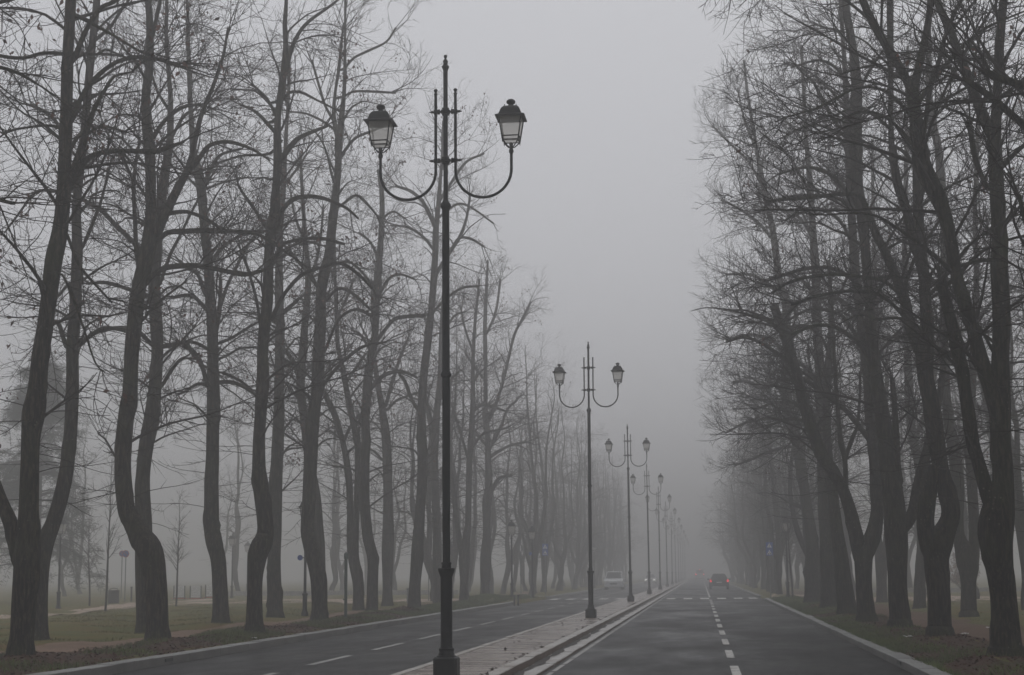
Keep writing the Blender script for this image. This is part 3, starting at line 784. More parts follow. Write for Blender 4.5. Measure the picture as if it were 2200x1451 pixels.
LT.append(((997, 1298), 79.7, 'bare tree right of the nearest lamp post, forking into a V at head height', [
 [(997,1298,22),(997,1250,19),(997,1205,24),(999,1180,20),(1004,1140,15),(1006,1100,14),(1008,1000,13),(1011,950,13),(1014,900,12),(1016,850,10),(1016,780,9),(1020,700,7),(1030,600,5)],
 [(993,1195,14),(984,1140,12),(979,1100,12),(973,1050,11),(967,1000,9),(965,900,7),(968,820,5)],
 [(1007,990,7),(995,950,6),(980,900,6),(970,870,5)],
 [(1012,890,7),(1035,870,7),(1060,875,6),(1090,885,5)],
 [(1018,760,6),(1000,710,5),(990,660,4)],
 [(1016,960,6),(1040,930,6),(1075,925,5)]]))
LT.append(((1042, 1292), 89.7, 'bushy bare tree on the grassy mound where the left kerb bends away', [
 [(1042,1292,24),(1042,1250,20),(1043,1200,24),(1046,1150,18),(1045,1130,17),(1046,1080,21),(1050,1050,18),(1049,1000,14),(1048,950,13),(1044,900,12),(1043,850,10),(1043,780,9),(1042,700,9),(1045,620,7),(1048,560,5)],
 [(1056,1055,10),(1068,1032,8),(1080,1025,7),(1100,1022,6)],
 [(1050,965,9),(1075,920,7),(1090,880,6),(1110,860,5)],
 [(1052,900,8),(1075,840,7),(1090,780,7),(1105,720,6),(1120,690,6),(1140,650,5)],
 [(1044,720,6),(1065,670,6),(1075,600,5)],
 [(1046,960,6),(1020,930,6),(1000,925,5)],
 [(1044,820,6),(1020,790,6),(1000,760,5)],
 [(1050,985,7),(1090,960,6),(1130,950,5)]]))
for b, Y, lab, sp in LT:
    near = Y < 66
    traced_tree(b, Y, sp, lab, 'left', .80 if Y > 60 else .78, 300 if near else 300, 18. if Y < 70 else 19., group=GL, near=near)

RT = []
RT.append(((2165, 1417), 27.1, 'thick near-black bare tree at the right edge, two limbs splitting from a swollen bole', [
 [(2165,1417,70),(2162,1370,60),(2160,1330,56),(2155,1280,54),(2149,1240,55),(2145,1200,60),(2140,1150,72),(2145,1100,70),(2154,1050,48),(2154,1000,42),(2150,950,40),(2148,900,42),(2148,850,42),(2150,780,38),(2151,700,38),(2150,650,38),(2148,600,37),(2147,550,36),(2148,500,31),(2144,450,30),(2142,400,30),(2139,350,30),(2137,300,28),(2140,250,24),(2143,200,20),(2145,150,20),(2147,100,20),(2151,50,19),(2156,0,18)],
 [(2128,1075,40),(2115,1040,32),(2104,1000,28),(2090,950,27),(2083,900,28),(2075,850,26),(2068,800,27),(2058,760,28),(2050,720,26),(2040,680,24),(2030,640,24),(2020,600,25)],
 [(2142,880,34),(2125,825,32),(2107,770,31),(2088,700,28),(2070,650,28),(2057,600,26),(2047,550,26),(2040,500,27),(2022,440,33),(2003,400,36),(1980,350,36),(1973,300,33),(1967,250,29),(1962,205,28),(1966,180,20),(1979,124,17),(1990,69,15),(1998,14,13),(2000,0,12)],
 [(1962,210,24),(1951,179,21),(1932,143,19),(1916,116,19),(1891,77,18),(1869,36,17),(1853,0,16)],
 [(2130,290,24),(2117,262,23),(2103,225,22),(2089,193,20),(2076,154,20),(2059,118,19),(2045,74,18),(2028,36,17),(2012,0,16)],
 [(1980,330,12),(2000,180,9),(2015,140,10),(2030,80,10),(2050,30,9),(2068,-5,8)],
 [(2150,560,9),(2110,560,9),(2070,570,9),(2050,580,7)],
 [(2120,400,10),(2095,340,12),(2085,280,13),(2078,262,14)],
 [(1960,310,9),(1935,280,8),(1900,250,7),(1850,240,6),(1790,265,5)],
 [(1965,260,8),(1945,235,8),(1900,195,7),(1840,190,6),(1760,230,5),(1680,255,4)]]))
RT.append(((2020, 1382), 33.5, 'near-black bare tree on the right verge with an eye shaped gap between two stems', [
 [(2020,1382,56),(2019,1340,50),(2018,1290,48),(2015,1250,47),(2012,1200,50),(2018,1165,56),(2035,1130,42),(2043,1100,40),(2033,1050,36),(2021,1000,33),(2011,950,37),(2005,900,38),(1997,850,34),(1989,815,33),(1987,780,34),(1990,740,33),(1991,700,31),(1988,650,25),(1986,600,24),(1978,550,28),(1975,500,24),(1973,450,22),(1972,400,22),(1968,330,18),(1960,250,13)],
 [(2002,1175,46),(1988,1130,38),(1991,1080,36),(2000,1045,30),(2008,1000,26)],
 [(1983,765,28),(1968,735,25),(1955,700,24),(1945,650,24),(1927,600,21),(1904,550,17),(1881,500,17),(1862,450,13),(1845,420,11),(1800,418,9),(1750,424,8),(1650,432,6)],
 [(1965,535,20),(1955,480,20),(1944,440,20),(1930,400,20),(1920,350,17),(1915,300,13),(1914,200,12),(1913,100,14),(1913,0,14)],
 [(1940,640,9),(1900,605,9),(1850,595,8),(1780,590,8),(1700,605,7),(1660,630,5)],
 [(1950,690,8),(1900,640,8),(1840,625,7),(1760,635,7),(1700,655,6)],
 [(1915,280,8),(1880,250,7),(1840,230,6),(1790,250,5)],
 [(1930,590,8),(1905,600,7),(1880,640,5)],
 [(1985,650,9),(2010,620,8),(2035,590,7),(2060,560,5)]]))
RT.append(((1935, 1358), 39.8, 'dark bare tree on the right verge, straight bole with a limb forking up right', [
 [(1935,1358,48),(1934,1320,44),(1930,1290,41),(1928,1240,41),(1927,1190,46),(1926,1150,48),(1923,1100,44),(1917,1050,40),(1909,1000,38),(1904,950,36),(1897,900,33),(1888,850,31),(1880,800,28),(1875,750,26),(1870,700,24),(1868,650,22),(1864,600,21),(1856,500,22),(1846,430,24),(1838,380,28),(1838,300,30),(1838,250,28),(1840,200,25),(1838,150,21),(1832,100,18),(1815,0,16)],
 [(1945,1125,28),(1961,1100,24),(1973,1050,26),(1984,1000,22),(1995,950,18),(2008,900,16),(2022,830,14),(2030,740,12),(2032,640,10)],
 [(1932,1045,18),(1928,1000,15),(1925,930,14),(1922,870,12),(1917,812,11)],
 [(1870,780,9),(1845,740,10),(1800,705,9),(1750,700,8),(1700,720,6)],
 [(1865,640,9),(1830,600,9),(1780,575,9),(1720,580,8),(1660,600,6)],
 [(1855,480,8),(1825,440,8),(1790,425,8),(1720,420,7),(1645,435,6)],
 [(1845,450,8),(1810,400,8),(1775,370,8),(1730,360,7),(1670,375,5)],
 [(1835,200,7),(1800,150,7),(1760,130,6),(1700,145,5)],
 [(1840,290,8),(1800,270,8),(1770,220,8),(1745,170,6)]]))
RT.append(((1862, 1337), 46., 'dark bare tree on the right verge forking into a sweeping U of two stems', [
 [(1862,1337,42),(1860,1300,38),(1856,1250,35),(1855,1200,38),(1862,1180,38),(1876,1150,34),(1885,1100,27),(1883,1050,27),(1880,1000,26),(1876,950,27),(1871,900,25),(1868,850,24),(1863,800,22),(1850,700,18),(1839,600,20),(1832,500,18),(1825,400,16),(1822,300,14),(1818,200,12),(1812,100,10),(1806,0,9)],
 [(1848,1185,32),(1834,1130,28),(1828,1105,27),(1812,1055,26),(1787,1010,26),(1764,975,26),(1747,930,25),(1735,896,24),(1723,850,23),(1711,800,22),(1696,750,22),(1682,710,20),(1671,680,19),(1662,655,18)],
 [(1872,950,13),(1845,915,12),(1820,885,11),(1790,860,10),(1760,840,10),(1735,820,9),(1700,815,7)],
 [(1818,1080,12),(1817,1020,10),(1814,980,11),(1805,950,9),(1800,880,9),(1794,800,8),(1790,700,6),(1785,600,5)],
 [(1816,985,9),(1832,940,9),(1842,915,7),(1847,855,6),(1848,800,5)],
 [(1700,780,10),(1670,760,9),(1640,740,8),(1600,725,7),(1560,735,5)],
 [(1680,715,10),(1650,690,9),(1620,680,8),(1590,672,7)],
 [(1845,690,8),(1815,650,8),(1770,640,7),(1720,650,6),(1680,680,4)],
 [(1850,740,8),(1820,690,8),(1790,670,8),(1740,665,7),(1690,690,5)],
 [(1830,520,8),(1800,470,8),(1750,450,7),(1690,470,5)],
 [(1822,330,7),(1790,280,7),(1740,270,6),(1690,290,5)],
 [(1820,240,6),(1780,190,6),(1740,170,5),(1690,190,4)]]))
RT.append(((1820, 1324), 52.7, 'dark bare tree leaning left, standing between the U forked tree and a straighter trunk', [
 [(1822,1324,42),(1816,1280,36),(1810,1230,33),(1806,1190,30),(1797,1130,25),(1789,1060,22),(1781,1000,20),(1776,900,18),(1779,800,16),(1785,720,13),(1784,650,10),(1780,560,7)],
 [(1778,860,10),(1755,820,9),(1720,800,8),(1680,805,6)],
 [(1782,760,8),(1760,720,8),(1730,700,7),(1690,705,6)],
 [(1784,660,7),(1810,620,6),(1825,580,5)],
 [(1776,930,8),(1740,910,8),(1700,900,7),(1650,915,5)]]))
RT.append(((1783, 1304), 62., 'straight dark bare tree on the right verge, trunk vertical to its top', [
 [(1783,1304,40),(1781,1250,35),(1776,1150,30),(1770,1080,26),(1767,1000,23),(1763,900,20),(1761,800,20),(1756,700,20),(1753,600,20),(1747,500,15),(1741,400,13),(1732,300,10),(1727,200,8),(1722,100,6)],
 [(1758,820,8),(1730,790,8),(1695,775,7),(1650,785,5)],
 [(1754,640,8),(1720,600,8),(1680,590,7),(1640,605,5)],
 [(1748,520,7),(1720,470,7),(1680,450,6),(1640,455,5)],
 [(1743,420,6),(1715,370,6),(1690,330,5),(1650,300,4)],
 [(1762,900,7),(1720,870,7),(1670,865,6),(1620,880,4)],
 [(1735,320,6),(1700,270,6),(1660,250,5),(1600,230,4)]]))
RT.append(((1745, 1294), 72., 'dark bare tree curving left over the right kerb, last clear trunk before the fog', [
 [(1745,1294,42),(1748,1230,36),(1745,1170,28),(1737,1110,23),(1728,1050,22),(1720,1000,24),(1712,950,24),(1698,900,23),(1690,850,22),(1688,800,19),(1690,720,19),(1688,650,18),(1674,600,16),(1661,500,14),(1640,400,12),(1622,300,8),(1606,200,6),(1598,130,4)],
 [(1684,850,10),(1665,825,10),(1640,835,8),(1605,820,7),(1575,822,6)],
 [(1690,760,8),(1655,730,8),(1610,720,7),(1560,730,5)],
 [(1683,640,8),(1650,610,8),(1610,590,7),(1560,590,5)],
 [(1664,520,7),(1630,480,7),(1590,450,6),(1550,430,4)],
 [(1642,410,6),(1610,350,6),(1570,310,5),(1530,270,4)],
 [(1702,905,8),(1660,900,7),(1610,905,6),(1560,930,4)],
 [(1715,960,7),(1670,965,7),(1620,985,6),(1580,1000,4)],
 [(1625,320,5),(1600,260,5),(1585,190,4)]]))
RT.append(((2310, 1440), 20.6, 'near bare tree whose thick pruned limb stubs reach in at the top right corner', [
 [(2312,1480,90),(2310,1350,72),(2306,1200,66),(2300,1000,60),(2290,800,54),(2284,600,50),(2280,400,46),(2274,200,40),(2268,0,36)],
 [(2282,330,26),(2240,300,18),(2200,270,16),(2150,226,16),(2103,190,14),(2070,168,9)],
 [(2277,230,24),(2240,200,19),(2200,185,18),(2152,170,17),(2112,153,15)],
 [(2285,680,22),(2240,560,16),(2205,480,12),(2190,420,9)]]))
RT.append(((2083, 1324), 53., 'grey bare tree behind the right verge path, trunk splitting around a tall narrow slit', [
 [(2083,1324,40),(2082,1310,34),(2080,1250,33),(2080,1215,44),(2070,1180,34),(2060,1150,24),(2058,1100,23),(2058,1050,26),(2054,1000,27),(2046,950,25),(2037,900,20),(2031,800,18),(2028,700,16),(2028,500,16),(2022,400,18),(2016,320,17),(2000,250,16),(1996,200,15),(1995,100,12),(1996,0,10)],
 [(2090,1205,26),(2093,1150,21),(2090,1080,22),(2087,1000,24),(2083,950,24),(2086,880,19),(2090,800,16),(2095,700,14),(2098,600,12),(2095,450,10),(2100,300,9),(2105,150,7)],
 [(2095,700,9),(2130,650,8),(2170,620,7)],
 [(2030,650,8),(2000,600,8),(1960,580,7)]]))
RT.append(((1976, 1307), 66., 'slim grey bare tree seen between the straight bole and the eye gapped tree', [
 [(1976,1307,32),(1976,1260,25),(1980,1200,23),(1984,1100,20),(1974,1000,20),(1960,930,19),(1953,850,18),(1950,750,16),(1946,650,14),(1944,550,12),(1946,400,10),(1948,250,8),(1950,100,6)],
 [(1965,950,10),(1990,880,10),(2010,800,9),(2020,700,7)],
 [(1948,620,7),(1915,580,7),(1880,570,5)]]))
RT.append(((1895, 1295), 79.5, 'pale grey forked bare tree beyond the dirt path, right of the U forked tree', [
 [(1895,1295,28),(1894,1250,22),(1893,1200,25),(1886,1160,18),(1880,1100,16),(1882,1000,15),(1886,900,13),(1884,750,12),(1880,600,10),(1876,450,8),(1874,300,6)],
 [(1900,1190,14),(1906,1140,12),(1908,1050,11),(1904,900,9),(1906,750,7)],
 [(1884,780,7),(1860,730,6),(1830,710,5)]]))
for b, Y, lab, sp in RT:
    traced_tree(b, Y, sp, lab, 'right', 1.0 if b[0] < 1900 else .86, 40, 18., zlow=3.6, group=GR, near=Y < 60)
# a tree just outside the left edge whose limbs reach into the picture
traced_tree((-460, 1470), 20.6, [
 [(-460,1500,80),(-455,1350,66),(-450,1150,60),(-440,900,56),(-430,600,50),(-425,300,44),(-420,0,40)],
 [(-425,420,30),(-300,250,20),(-150,160,14),(-60,140,10),(0,145,9),(45,160,8),(78,180,6)],
 [(-428,560,26),(-300,420,18),(-150,380,12),(0,430,9),(32,437,8)],
 [(-424,300,26),(-300,120,18),(-150,40,14),(0,5,9),(60,-20,6)]],
 'bare tree whose pruned limb tips reach in at the top left corner', 'left', .8, 150, group=GL)

# ---- trees without a traced outline: six shapes, copied along the rows and into the park
def generic_paths(rng, H, lean=0., fork=True):
    r0 = rng.uniform(.19, .26); pts = [[0, 0, -.2, r0*1.35]]; x = y = 0.; bend = rng.uniform(-1, 1, 2)
    fz = rng.uniform(1.8, 3.0)
    zs = [.5, 1.2, fz, fz+1, fz+2.2, 6, 7.5, 9, 10.5, 12, 13.5, 15, 16.5, H]; paths = []
    for z in zs:
        x += rng.normal()*.12+bend[0]*.10*math.sin(z*.55); y += rng.normal()*.12+bend[1]*.10*math.cos(z*.6); x += lean*.05
        rr = r0*(1.05 if z < 2.5 else 1)*(1-.93*max(0, z-1)/(H-1)) if z > 3 else r0*(1+.12*(abs(z-fz) < .3))
        pts.append([x, y, z, max(.02, rr)])
    main = np.array(pts); paths.append(main)
    for _ in range(rng.integers(1, 3) if fork else 0):
        az = rng.uniform(0, 6.28); i = 3; s = main[i]; p = [[s[0], s[1], s[2]-.3, s[3]*.75]]; hx, hy = math.cos(az), math.sin(az); e = .5
        px_, py_, pz = s[0], s[1], s[2]-.3; n = 9; HH = rng.uniform(.7, .92)*H
        for j in range(n):
            out = .55*max(0, 1-j/3.); px_ += hx*out+rng.normal()*.15; py_ += hy*out+rng.normal()*.15; pz += (HH-fz)/n
            p.append([px_, py_, pz, max(.018, s[3]*.72*(1-.93*(j+1)/n))])
        paths.append(np.array(p))
    for _ in range(11):
        b = paths[rng.integers(0, len(paths)) if rng.random() < .6 else 0]
        if len(b) < 8: b = main
        m = np.where(b[:, 2] > 4.2)[0][:-1]
        if len(m) < 1: continue
        i = rng.choice(m); az = rng.uniform(0, 6.28); h = np.array([math.cos(az), math.sin(az), 0]); s = b[i, :3]; r = min(.075, b[i, 3]*.55); L = rng.uniform(2, 4.6)*(1-.4*s[2]/H); e0 = rng.uniform(.5, 1.1)
        p = [[*s, r*1.1]]; pos = s.copy()
        for j in range(7):
            e = e0*(1-j/5.5); pos = pos+(h*math.cos(e)+np.array([0, 0, math.sin(e)])+rng.normal(size=3)*.12)*L/7; p.append([*pos, max(.012, r*(1-.11*(j+1)))])
        paths.append(np.array(p))
    return paths
GEN = {}
for st in ('left', 'right'):
    GEN[st] = []
    for i in range(4):
        rng = np.random.default_rng(100+i+(50 if st == 'right' else 0))
        GEN[st].append(build_tree_meshes(generic_paths(rng, rng.uniform(17.5, 19.5)), rng, .62, st, 160, zlow=3.6, fine=False, near=False))
def gen_tree(x, y, st, label, group, i=None, s=1., rz=None):
    t, c = GEN[st][random.randrange(4) if i is None else i]
    o = thing('bare_tree', label, 'tree', (x, y, gz1(x, y)), random.uniform(0, 6.28) if rz is None else rz, group, s)
    link('trunk', t, o); link('crown', c, o); return o
random.seed(23)
def row(x, y0, y1, step, st, label, group):
    y = y0
    while y < y1:
        gen_tree(x+random.uniform(-.35, .35), y+random.uniform(-.8, .8), st, label, group, s=random.uniform(.76, .9)); y += step
row(-11.6, 109, 262, 7.6, 'left', 'fog-faded bare tree in the far roadside row left of the carriageway', 'faded trees in the far left roadside row')
row(-14.4, 86, 250, 8.2, 'left', 'fog-faded bare tree in the second far row left of the road', 'faded trees in the far second left row')
gen_tree(5.3, 79, 'right', 'fog-greyed bare tree just before the right crossing sign', 'faded trees in the far right roadside row', s=.9)
row(4.9, 101, 262, 6.9, 'right', 'fog-faded bare tree in the far roadside row right of the carriageway', 'faded trees in the far right roadside row')
row(8.6, 93, 250, 8.0, 'right', 'fog-faded bare tree in the second far row right of the road', 'faded trees in the far second right row')
row(8.7, 15, 46, 7.4, 'right', 'bare tree of the second right row, outside or at the right picture edge', 'second right row near the right picture edge')
gl = 'faint bare tree in the foggy park beyond the pale left path'
for x, y in ((-21.5, 112), (-24, 128), (-27.5, 121), (-31, 140), (-36, 126), (-19, 134), (-41, 138), (-47, 118), (-33, 160), (-22, 155), (-52, 134), (-27, 178)):
    gen_tree(x, y, 'left', gl, 'faint trees in the left park', s=random.uniform(.7, .9))
gr = 'faint bare tree in the foggy park beyond the right low wall'
for x, y in ((11.5, 60), (12.4, 72), (13.5, 84), (12.2, 96), (16, 66), (18, 80), (20, 95), (17, 108), (23, 86), (26, 104), (14.5, 118), (30, 120), (22, 126), (15.2, 52), (19.5, 58)):
    gen_tree(x, y, 'right', gr if y > 100 else 'pale bare tree standing in the right park behind the verge rows', 'faint trees in the right park' if y > 100 else 'pale trees behind the right verge rows', s=random.uniform(.75, .92))

# ---- young staked trees
def young(px, py, Y, H, label, lean=0.):
    b = at_y(px, py, Y); rng = np.random.default_rng(int(px)); z0 = gz1(b[0], Y)
    main = np.array([[0, 0, -.1, .055], [.02+lean*.1, 0, .6, .05], [lean*.3, .02, 1.6, .045], [lean*.55, 0, H*.5, .032], [lean*.7, .03, H*.75, .02], [lean*.75, 0, H, .006]])
    V, q = tubes(catmull(main, .2)[None, :, :3], catmull(main, .2)[None, :, 3], 8)
    o = thing('young_tree', label, 'young tree', (b[0], Y, z0), 0)
    link('trunk', mesh_np('trunk', V, q, None, [TWIG], smooth=True), o)
    q24, _ = resample(catmull(main, .2), 24)
    P1, R1 = spawn(rng, q24[None, :, :3], q24[None, :, 3], 34, .32, .97, (28, 60), (.7, 1.9), .5, .007, .014, 8, up=.15, out=.05, wig=.07, lenfall=.55)
    P2, R2 = spawn(rng, P1, R1, 7, .2, 1, (25, 55), (.25, .8), .7, .005, .008, 5, up=.1, wig=.1)
    c = Acc(); c.quads(*tubes(P1, R1, 4)); c.quads(*tubes(P2, R2, 3)); link('crown', c.mesh('crown', [TWIG]), o)
young(226, 1315, 65.4, 6.2, 'thin young tree in the left lawn near the pale path, nearest of three', .12)
young(192, 1302, 80., 4.8, 'thin young tree beside the left litter bin, farther and shorter', -.2)
young(378, 1302, 78., 5.4, 'thin young tree in front of the white park barriers', .1)
young(1703, 1289, 87., 5.2, 'thin young tree beside the small lantern post on the right verge', -.2)

# ---- cedar
def cedar(px, Y, H, label):
    b = at_y(px, 1300, Y); rng = np.random.default_rng(5); x0 = b[0]; z0 = gz1(x0, Y)
    o = thing('cedar_tree', label, 'conifer', (x0, Y, z0), 0)
    main = np.array([[0, 0, -.2, .42], [0, 0, 2, .36], [.1, 0, H*.5, .2], [0, .1, H, .03]])
    q = catmull(main, .4); V, f = tubes(q[None, :, :3], q[None, :, 3], 12, .05, rng)
    link('trunk', mesh_np('trunk', V, f, None, [BARK], smooth=True), o)
    q24, _ = resample(q, 24)
    P1 = []; R1 = []
    for i in range(95):
        h = rng.uniform(.12, .98); z = h*H; L = (1-h)**.7*5.6*rng.uniform(.6, 1.1)+.5; az = rng.uniform(0, 6.28)
        t = np.linspace(0, 1, 9); rad = t*L
        P1.append(np.stack([np.cos(az+.15*t)*rad, np.sin(az+.15*t)*rad, z+.35*rad*(1-t)-.42*rad*t*t+rng.normal(size=9)*.05*t], 1)); R1.append(.06*(1-.85*t))
    P1 = np.array(P1); R1 = np.array(R1)
    c = Acc(); c.quads(*tubes(P1, R1, 5), 0)
    P2, R2 = spawn(rng, P1, R1, 16, .2, 1, (35, 75), (.5, 1.7), .4, .008, .015, 6, up=-.1, droop=.08, out=-.05, wig=.08, flatten=.6)
    c.quads(*tubes(P2, R2, 3), 0)
    # needle sprays hanging along the branchlets
    n = len(P2)*30; i = rng.integers(0, len(P2), n); j = rng.integers(0, 6, n); cen = P2[i, j]+rng.normal(size=(n, 3))*np.array([.12, .12, .06])
    a = rng.normal(size=(n, 3)); a[:, 2] = -np.abs(a[:, 2])*.6; a /= np.linalg.norm(a, axis=1, keepdims=True)
    bb = np.cross(a, rng.normal(size=(n, 3))); bb /= np.linalg.norm(bb, axis=1, keepdims=True); s = rng.uniform(.10, .24, n)[:, None]
    V = np.stack([cen-bb*s*.05, cen+a*s-bb*s*.09, cen+a*s*1.7, cen+a*s*.8+bb*s*.09], 1).reshape(-1, 3)
    c.quads(V, np.arange(n*4).reshape(-1, 4), 1)
    link('crown', c.mesh('crown', [TWIG, NEEDLE]), o)
cedar(70, 90, 14., 'large drooping cedar looming dark grey in the fog at the left edge')

def shrub(x, y, r, h, label, m, cat='shrub'):
    rng = np.random.default_rng(int(x*10+y)); z0 = gz1(x, y)
    o = thing('leafy_shrub', label, cat, (x, y, z0))
    P0 = np.zeros((1, 6, 3)); P0[0, :, 2] = np.linspace(-.05, .25, 6); R0 = np.full((1, 6), .05)
    P1, R1 = spawn(rng, P0, R0, 22, .4, 1, (10, 65), (h*.6, h*1.05), .4, .012, .03, 8, up=.5, wig=.1, lenfall=0)
    P2, R2 = spawn(rng, P1, R1, 9, .2, 1, (25, 60), (.3, r*.6), .5, .006, .01, 5, up=.1, wig=.1)
    c = Acc(); c.quads(*tubes(P1, R1, 4)); c.quads(*tubes(P2, R2, 3))
    link('stem', c.mesh('stem', [TWIG]), o)
    n = len(P2)*14; i = rng.integers(0, len(P2), n); j = rng.integers(1, 5, n); cen = P2[i, j]+rng.normal(size=(n, 3))*.09
    a = rng.normal(size=(n, 3)); a /= np.linalg.norm(a, axis=1, keepdims=True); b = np.cross(a, rng.normal(size=(n, 3))); b /= np.linalg.norm(b, axis=1, keepdims=True)
    s = rng.uniform(.03, .07, n)[:, None]
    V = np.stack([cen, cen+a*s+b*s*.6, cen+a*s*2, cen+a*s-b*s*.6], 1).reshape(-1, 3)
    f = Acc(); f.quads(V, np.arange(n*4).reshape(-1, 4)); link('foliage', f.mesh('foliage', [m]), o)
shrub(16.6, 108, 1.3, 3.0, 'russet leaved shrub behind the low wall in the right park', RUSSET)

# ------------------------------------------------------------------ street lamps on the median
Y1 = 23.04
def zp(y): return at_y(957, y, Y1)[2]-.13
def street_lamp():
    o = thing('street_lamp', None, 'street lamp', (0, 0, 0))
    k = Y1/F
    b = MB(); b.box((0, 0, .14), (.335, .335, .28), ch=.022); b.lathe([(.14, .28), (.14, .293), (.12, .3), (.105, .34), (.1, .37)], n=24)
    b.build('base', IRON, o, True)
    p = MB()
    z1, z2 = zp(1395), zp(1236)
    p.lathe([(.104, .36), (.11, z1-.01), (.11, z1+.012), (.09, z1+.02), (.083, z1+.05), (.083, z2-.03), (.09, z2-.01), (.112, z2+.05), (.118, z2+.075), (.118, z2+.095), (.07, z2+.1), (.066, z2+.14), (.072, z2+.16), (.072, z2+.175), (.056, z2+.185),
             (.056, zp(812)), (.075, zp(809)), (.078, zp(805)), (.07, zp(802)), (.055, zp(798)), (.052, zp(452)), (.06, zp(450)), (.076, zp(445)), (.078, zp(440)), (.06, zp(436)), (.046, zp(433)), (.036, zp(430)), (.033, zp(426)), (.033, zp(152))], n=24)
    p.build('post', IRON, o, True)
    f = MB(); t = zp(118)
    f.lathe([(.033, zp(153)), (.04, zp(150)), (.052, zp(146)), (.056, zp(143.5)), (.04, zp(141)), (.03, zp(138)), (.036, zp(134)), (.038, zp(132)), (.024, zp(129)), (.012, zp(126.5)), (.022, t-.045), (.026, t-.027), (.022, t-.01), (.006, t)], n=16)
    f.build('finial', IRON, o, True)
    for yy in (240.5, 345.5):
        c = MB(); z = zp(yy)
        c.lathe([(.034, z-.065), (.055, z-.05), (.05, z-.035), (.072, z-.02), (.076, z), (.072, z+.02), (.05, z+.035), (.055, z+.05), (.034, z+.065)], n=20)
        for s in (-1, 1):
            for xx, r in ((.1, .022), (.147, .034)): c.lathe([(r*.75, z-.035), (r, z-.02), (r*.85, z), (r, z+.02), (r*.75, z+.035)], c=(s*xx, 0, 0), n=14)
            c.tube([(s*.06, 0, z), (s*.18, 0, z), (s*.205, 0, z), (s*.215, 0, z), (s*.245, 0, z)], [.014, .014, .022, .014, .005], 10)
        c.build('collar', IRON, o, True)
    R = .412; zc = zp(368)
    for s in (-1, 1):
        a = MB(); x0 = .147
        pts = [(s*x0, 0, zp(203)), (s*x0, 0, zp(300)), (s*x0, 0, zc)]
        pts += [(s*(x0+R-R*math.cos(t)), 0, zc-R*math.sin(t)) for t in np.linspace(.12, math.pi-.12, 17)]
        zl = zp(327)
        pts += [(s*(x0+2*R), 0, zc), (s*(x0+2*R), 0, zl)]
        a.tube(pts, .0215, 12)
        ztop = zp(192); z3 = zp(203)
        a.lathe([(.0215, z3-.01), (.028, z3), (.028, z3+.012), (.018, z3+.02), (.015, z3+.03), (.025, ztop-.03), (.03, ztop-.015), (.024, ztop), (.006, ztop+.008)], c=(s*x0, 0, 0), n=14)
        a.lathe([(.022, zl-.06), (.032, zl-.045), (.036, zl-.02), (.03, zl), (.024, zl+.02), (.022, zl+.03)], c=(s*(x0+2*R), 0, 0), n=14)
        a.build('arm', IRON, o, True)
        x = s*(x0+2*R); add_lantern(o, x, zl+.03)
    return o
def add_lantern(o, x, z, sc_=1., name='lantern'):
    """four sided lantern; its iron cage is the part, glass, roof and finial its sub-parts"""
    S = sc_; wb, wt, hb, hg = .115*S, .165*S, .10*S, .345*S
    l = MB()
    zb = z+hb; zt = zb+hg
    for sx, sy in ((1, 1), (1, -1), (-1, 1), (-1, -1)):
        l.tube([(x+sx*wb, sy*wb, zb), (x+sx*wt, sy*wt, zt)], .011*S, 6)
        l.tube([(x, 0, z-.01), (x+sx*.045*S, sy*.045*S, z+.015*S), (x+sx*.075*S, sy*.075*S, z+.05*S), (x+sx*wb*.92, sy*wb*.92, zb-.01*S), (x+sx*wb, sy*wb, zb+.03*S)], .009*S, 6)
        l.tube([(x+sx*wb, sy*wb, zb+.01*S), (x+sx*wb*1.01, sy*wb*1.01, zb-.045*S)], [.012*S, .004*S], 6)
    for zz, w, th in ((zb+.055*S, wb+(wt-wb)*.16, .010*S), (zb, wb, .008*S), (zt, wt, .012*S)):
        for a0, a1 in (((-1, -1), (1, -1)), ((1, -1), (1, 1)), ((1, 1), (-1, 1)), ((-1, 1), (-1, -1))):
            l.tube([(x+a0[0]*w, a0[1]*w, zz), (x+a1[0]*w, a1[1]*w, zz)], th, 6)
    l.lathe([(.018*S, z-.02), (.026*S, z+.02*S), (.03*S, z+.06*S), (.018*S, z+.075*S)], c=(x, 0, 0), n=10)
    L = l.build(name, IRON, o, False)
    g = MB(); i = .006*S
    vs = [(x+sx*(w-i), sy*(w-i), zz) for zz, w in ((zb+.004, wb), (zt-.004, wt)) for sx, sy in ((-1, -1), (1, -1), (1, 1), (-1, 1))]
    g.add(vs, [(0, 1, 5, 4), (1, 2, 6, 5), (2, 3, 7, 6), (3, 0, 4, 7), (0, 3, 2, 1)])
    g.build('glass', FROST, L)
    r = MB(); br = .215*S
    r.lathe([(br-.012*S, zt-.012*S), (br, zt-.006*S), (br, zt+.008*S), (wt+.005*S, zt+.03*S), (.155*S, zt+.06*S), (.143*S, zt+.1*S), (.125*S, zt+.135*S), (.10*S, zt+.16*S), (.085*S, zt+.168*S), (.05*S, zt+.172*S)], c=(x, 0, 0), n=4, sq=1)
    for sx in (-1, 1):
        for sy in (-1, 1): r.lathe([(.007*S, zt+.15*S), (.007*S, zt+.185*S), (.002*S, zt+.19*S)], c=(x+sx*.085*S, sy*.085*S, 0), n=6)
    r.build('roof', IRON, L)
    f = MB(); f.lathe([(.055*S, zt+.165*S), (.042*S, zt+.19*S), (.034*S, zt+.205*S), (.058*S, zt+.22*S), (.068*S, zt+.24*S), (.062*S, zt+.262*S), (.04*S, zt+.28*S), (.012*S, zt+.287*S)], c=(x, 0, 0), n=16)
    f.build('finial', IRON, L, True)

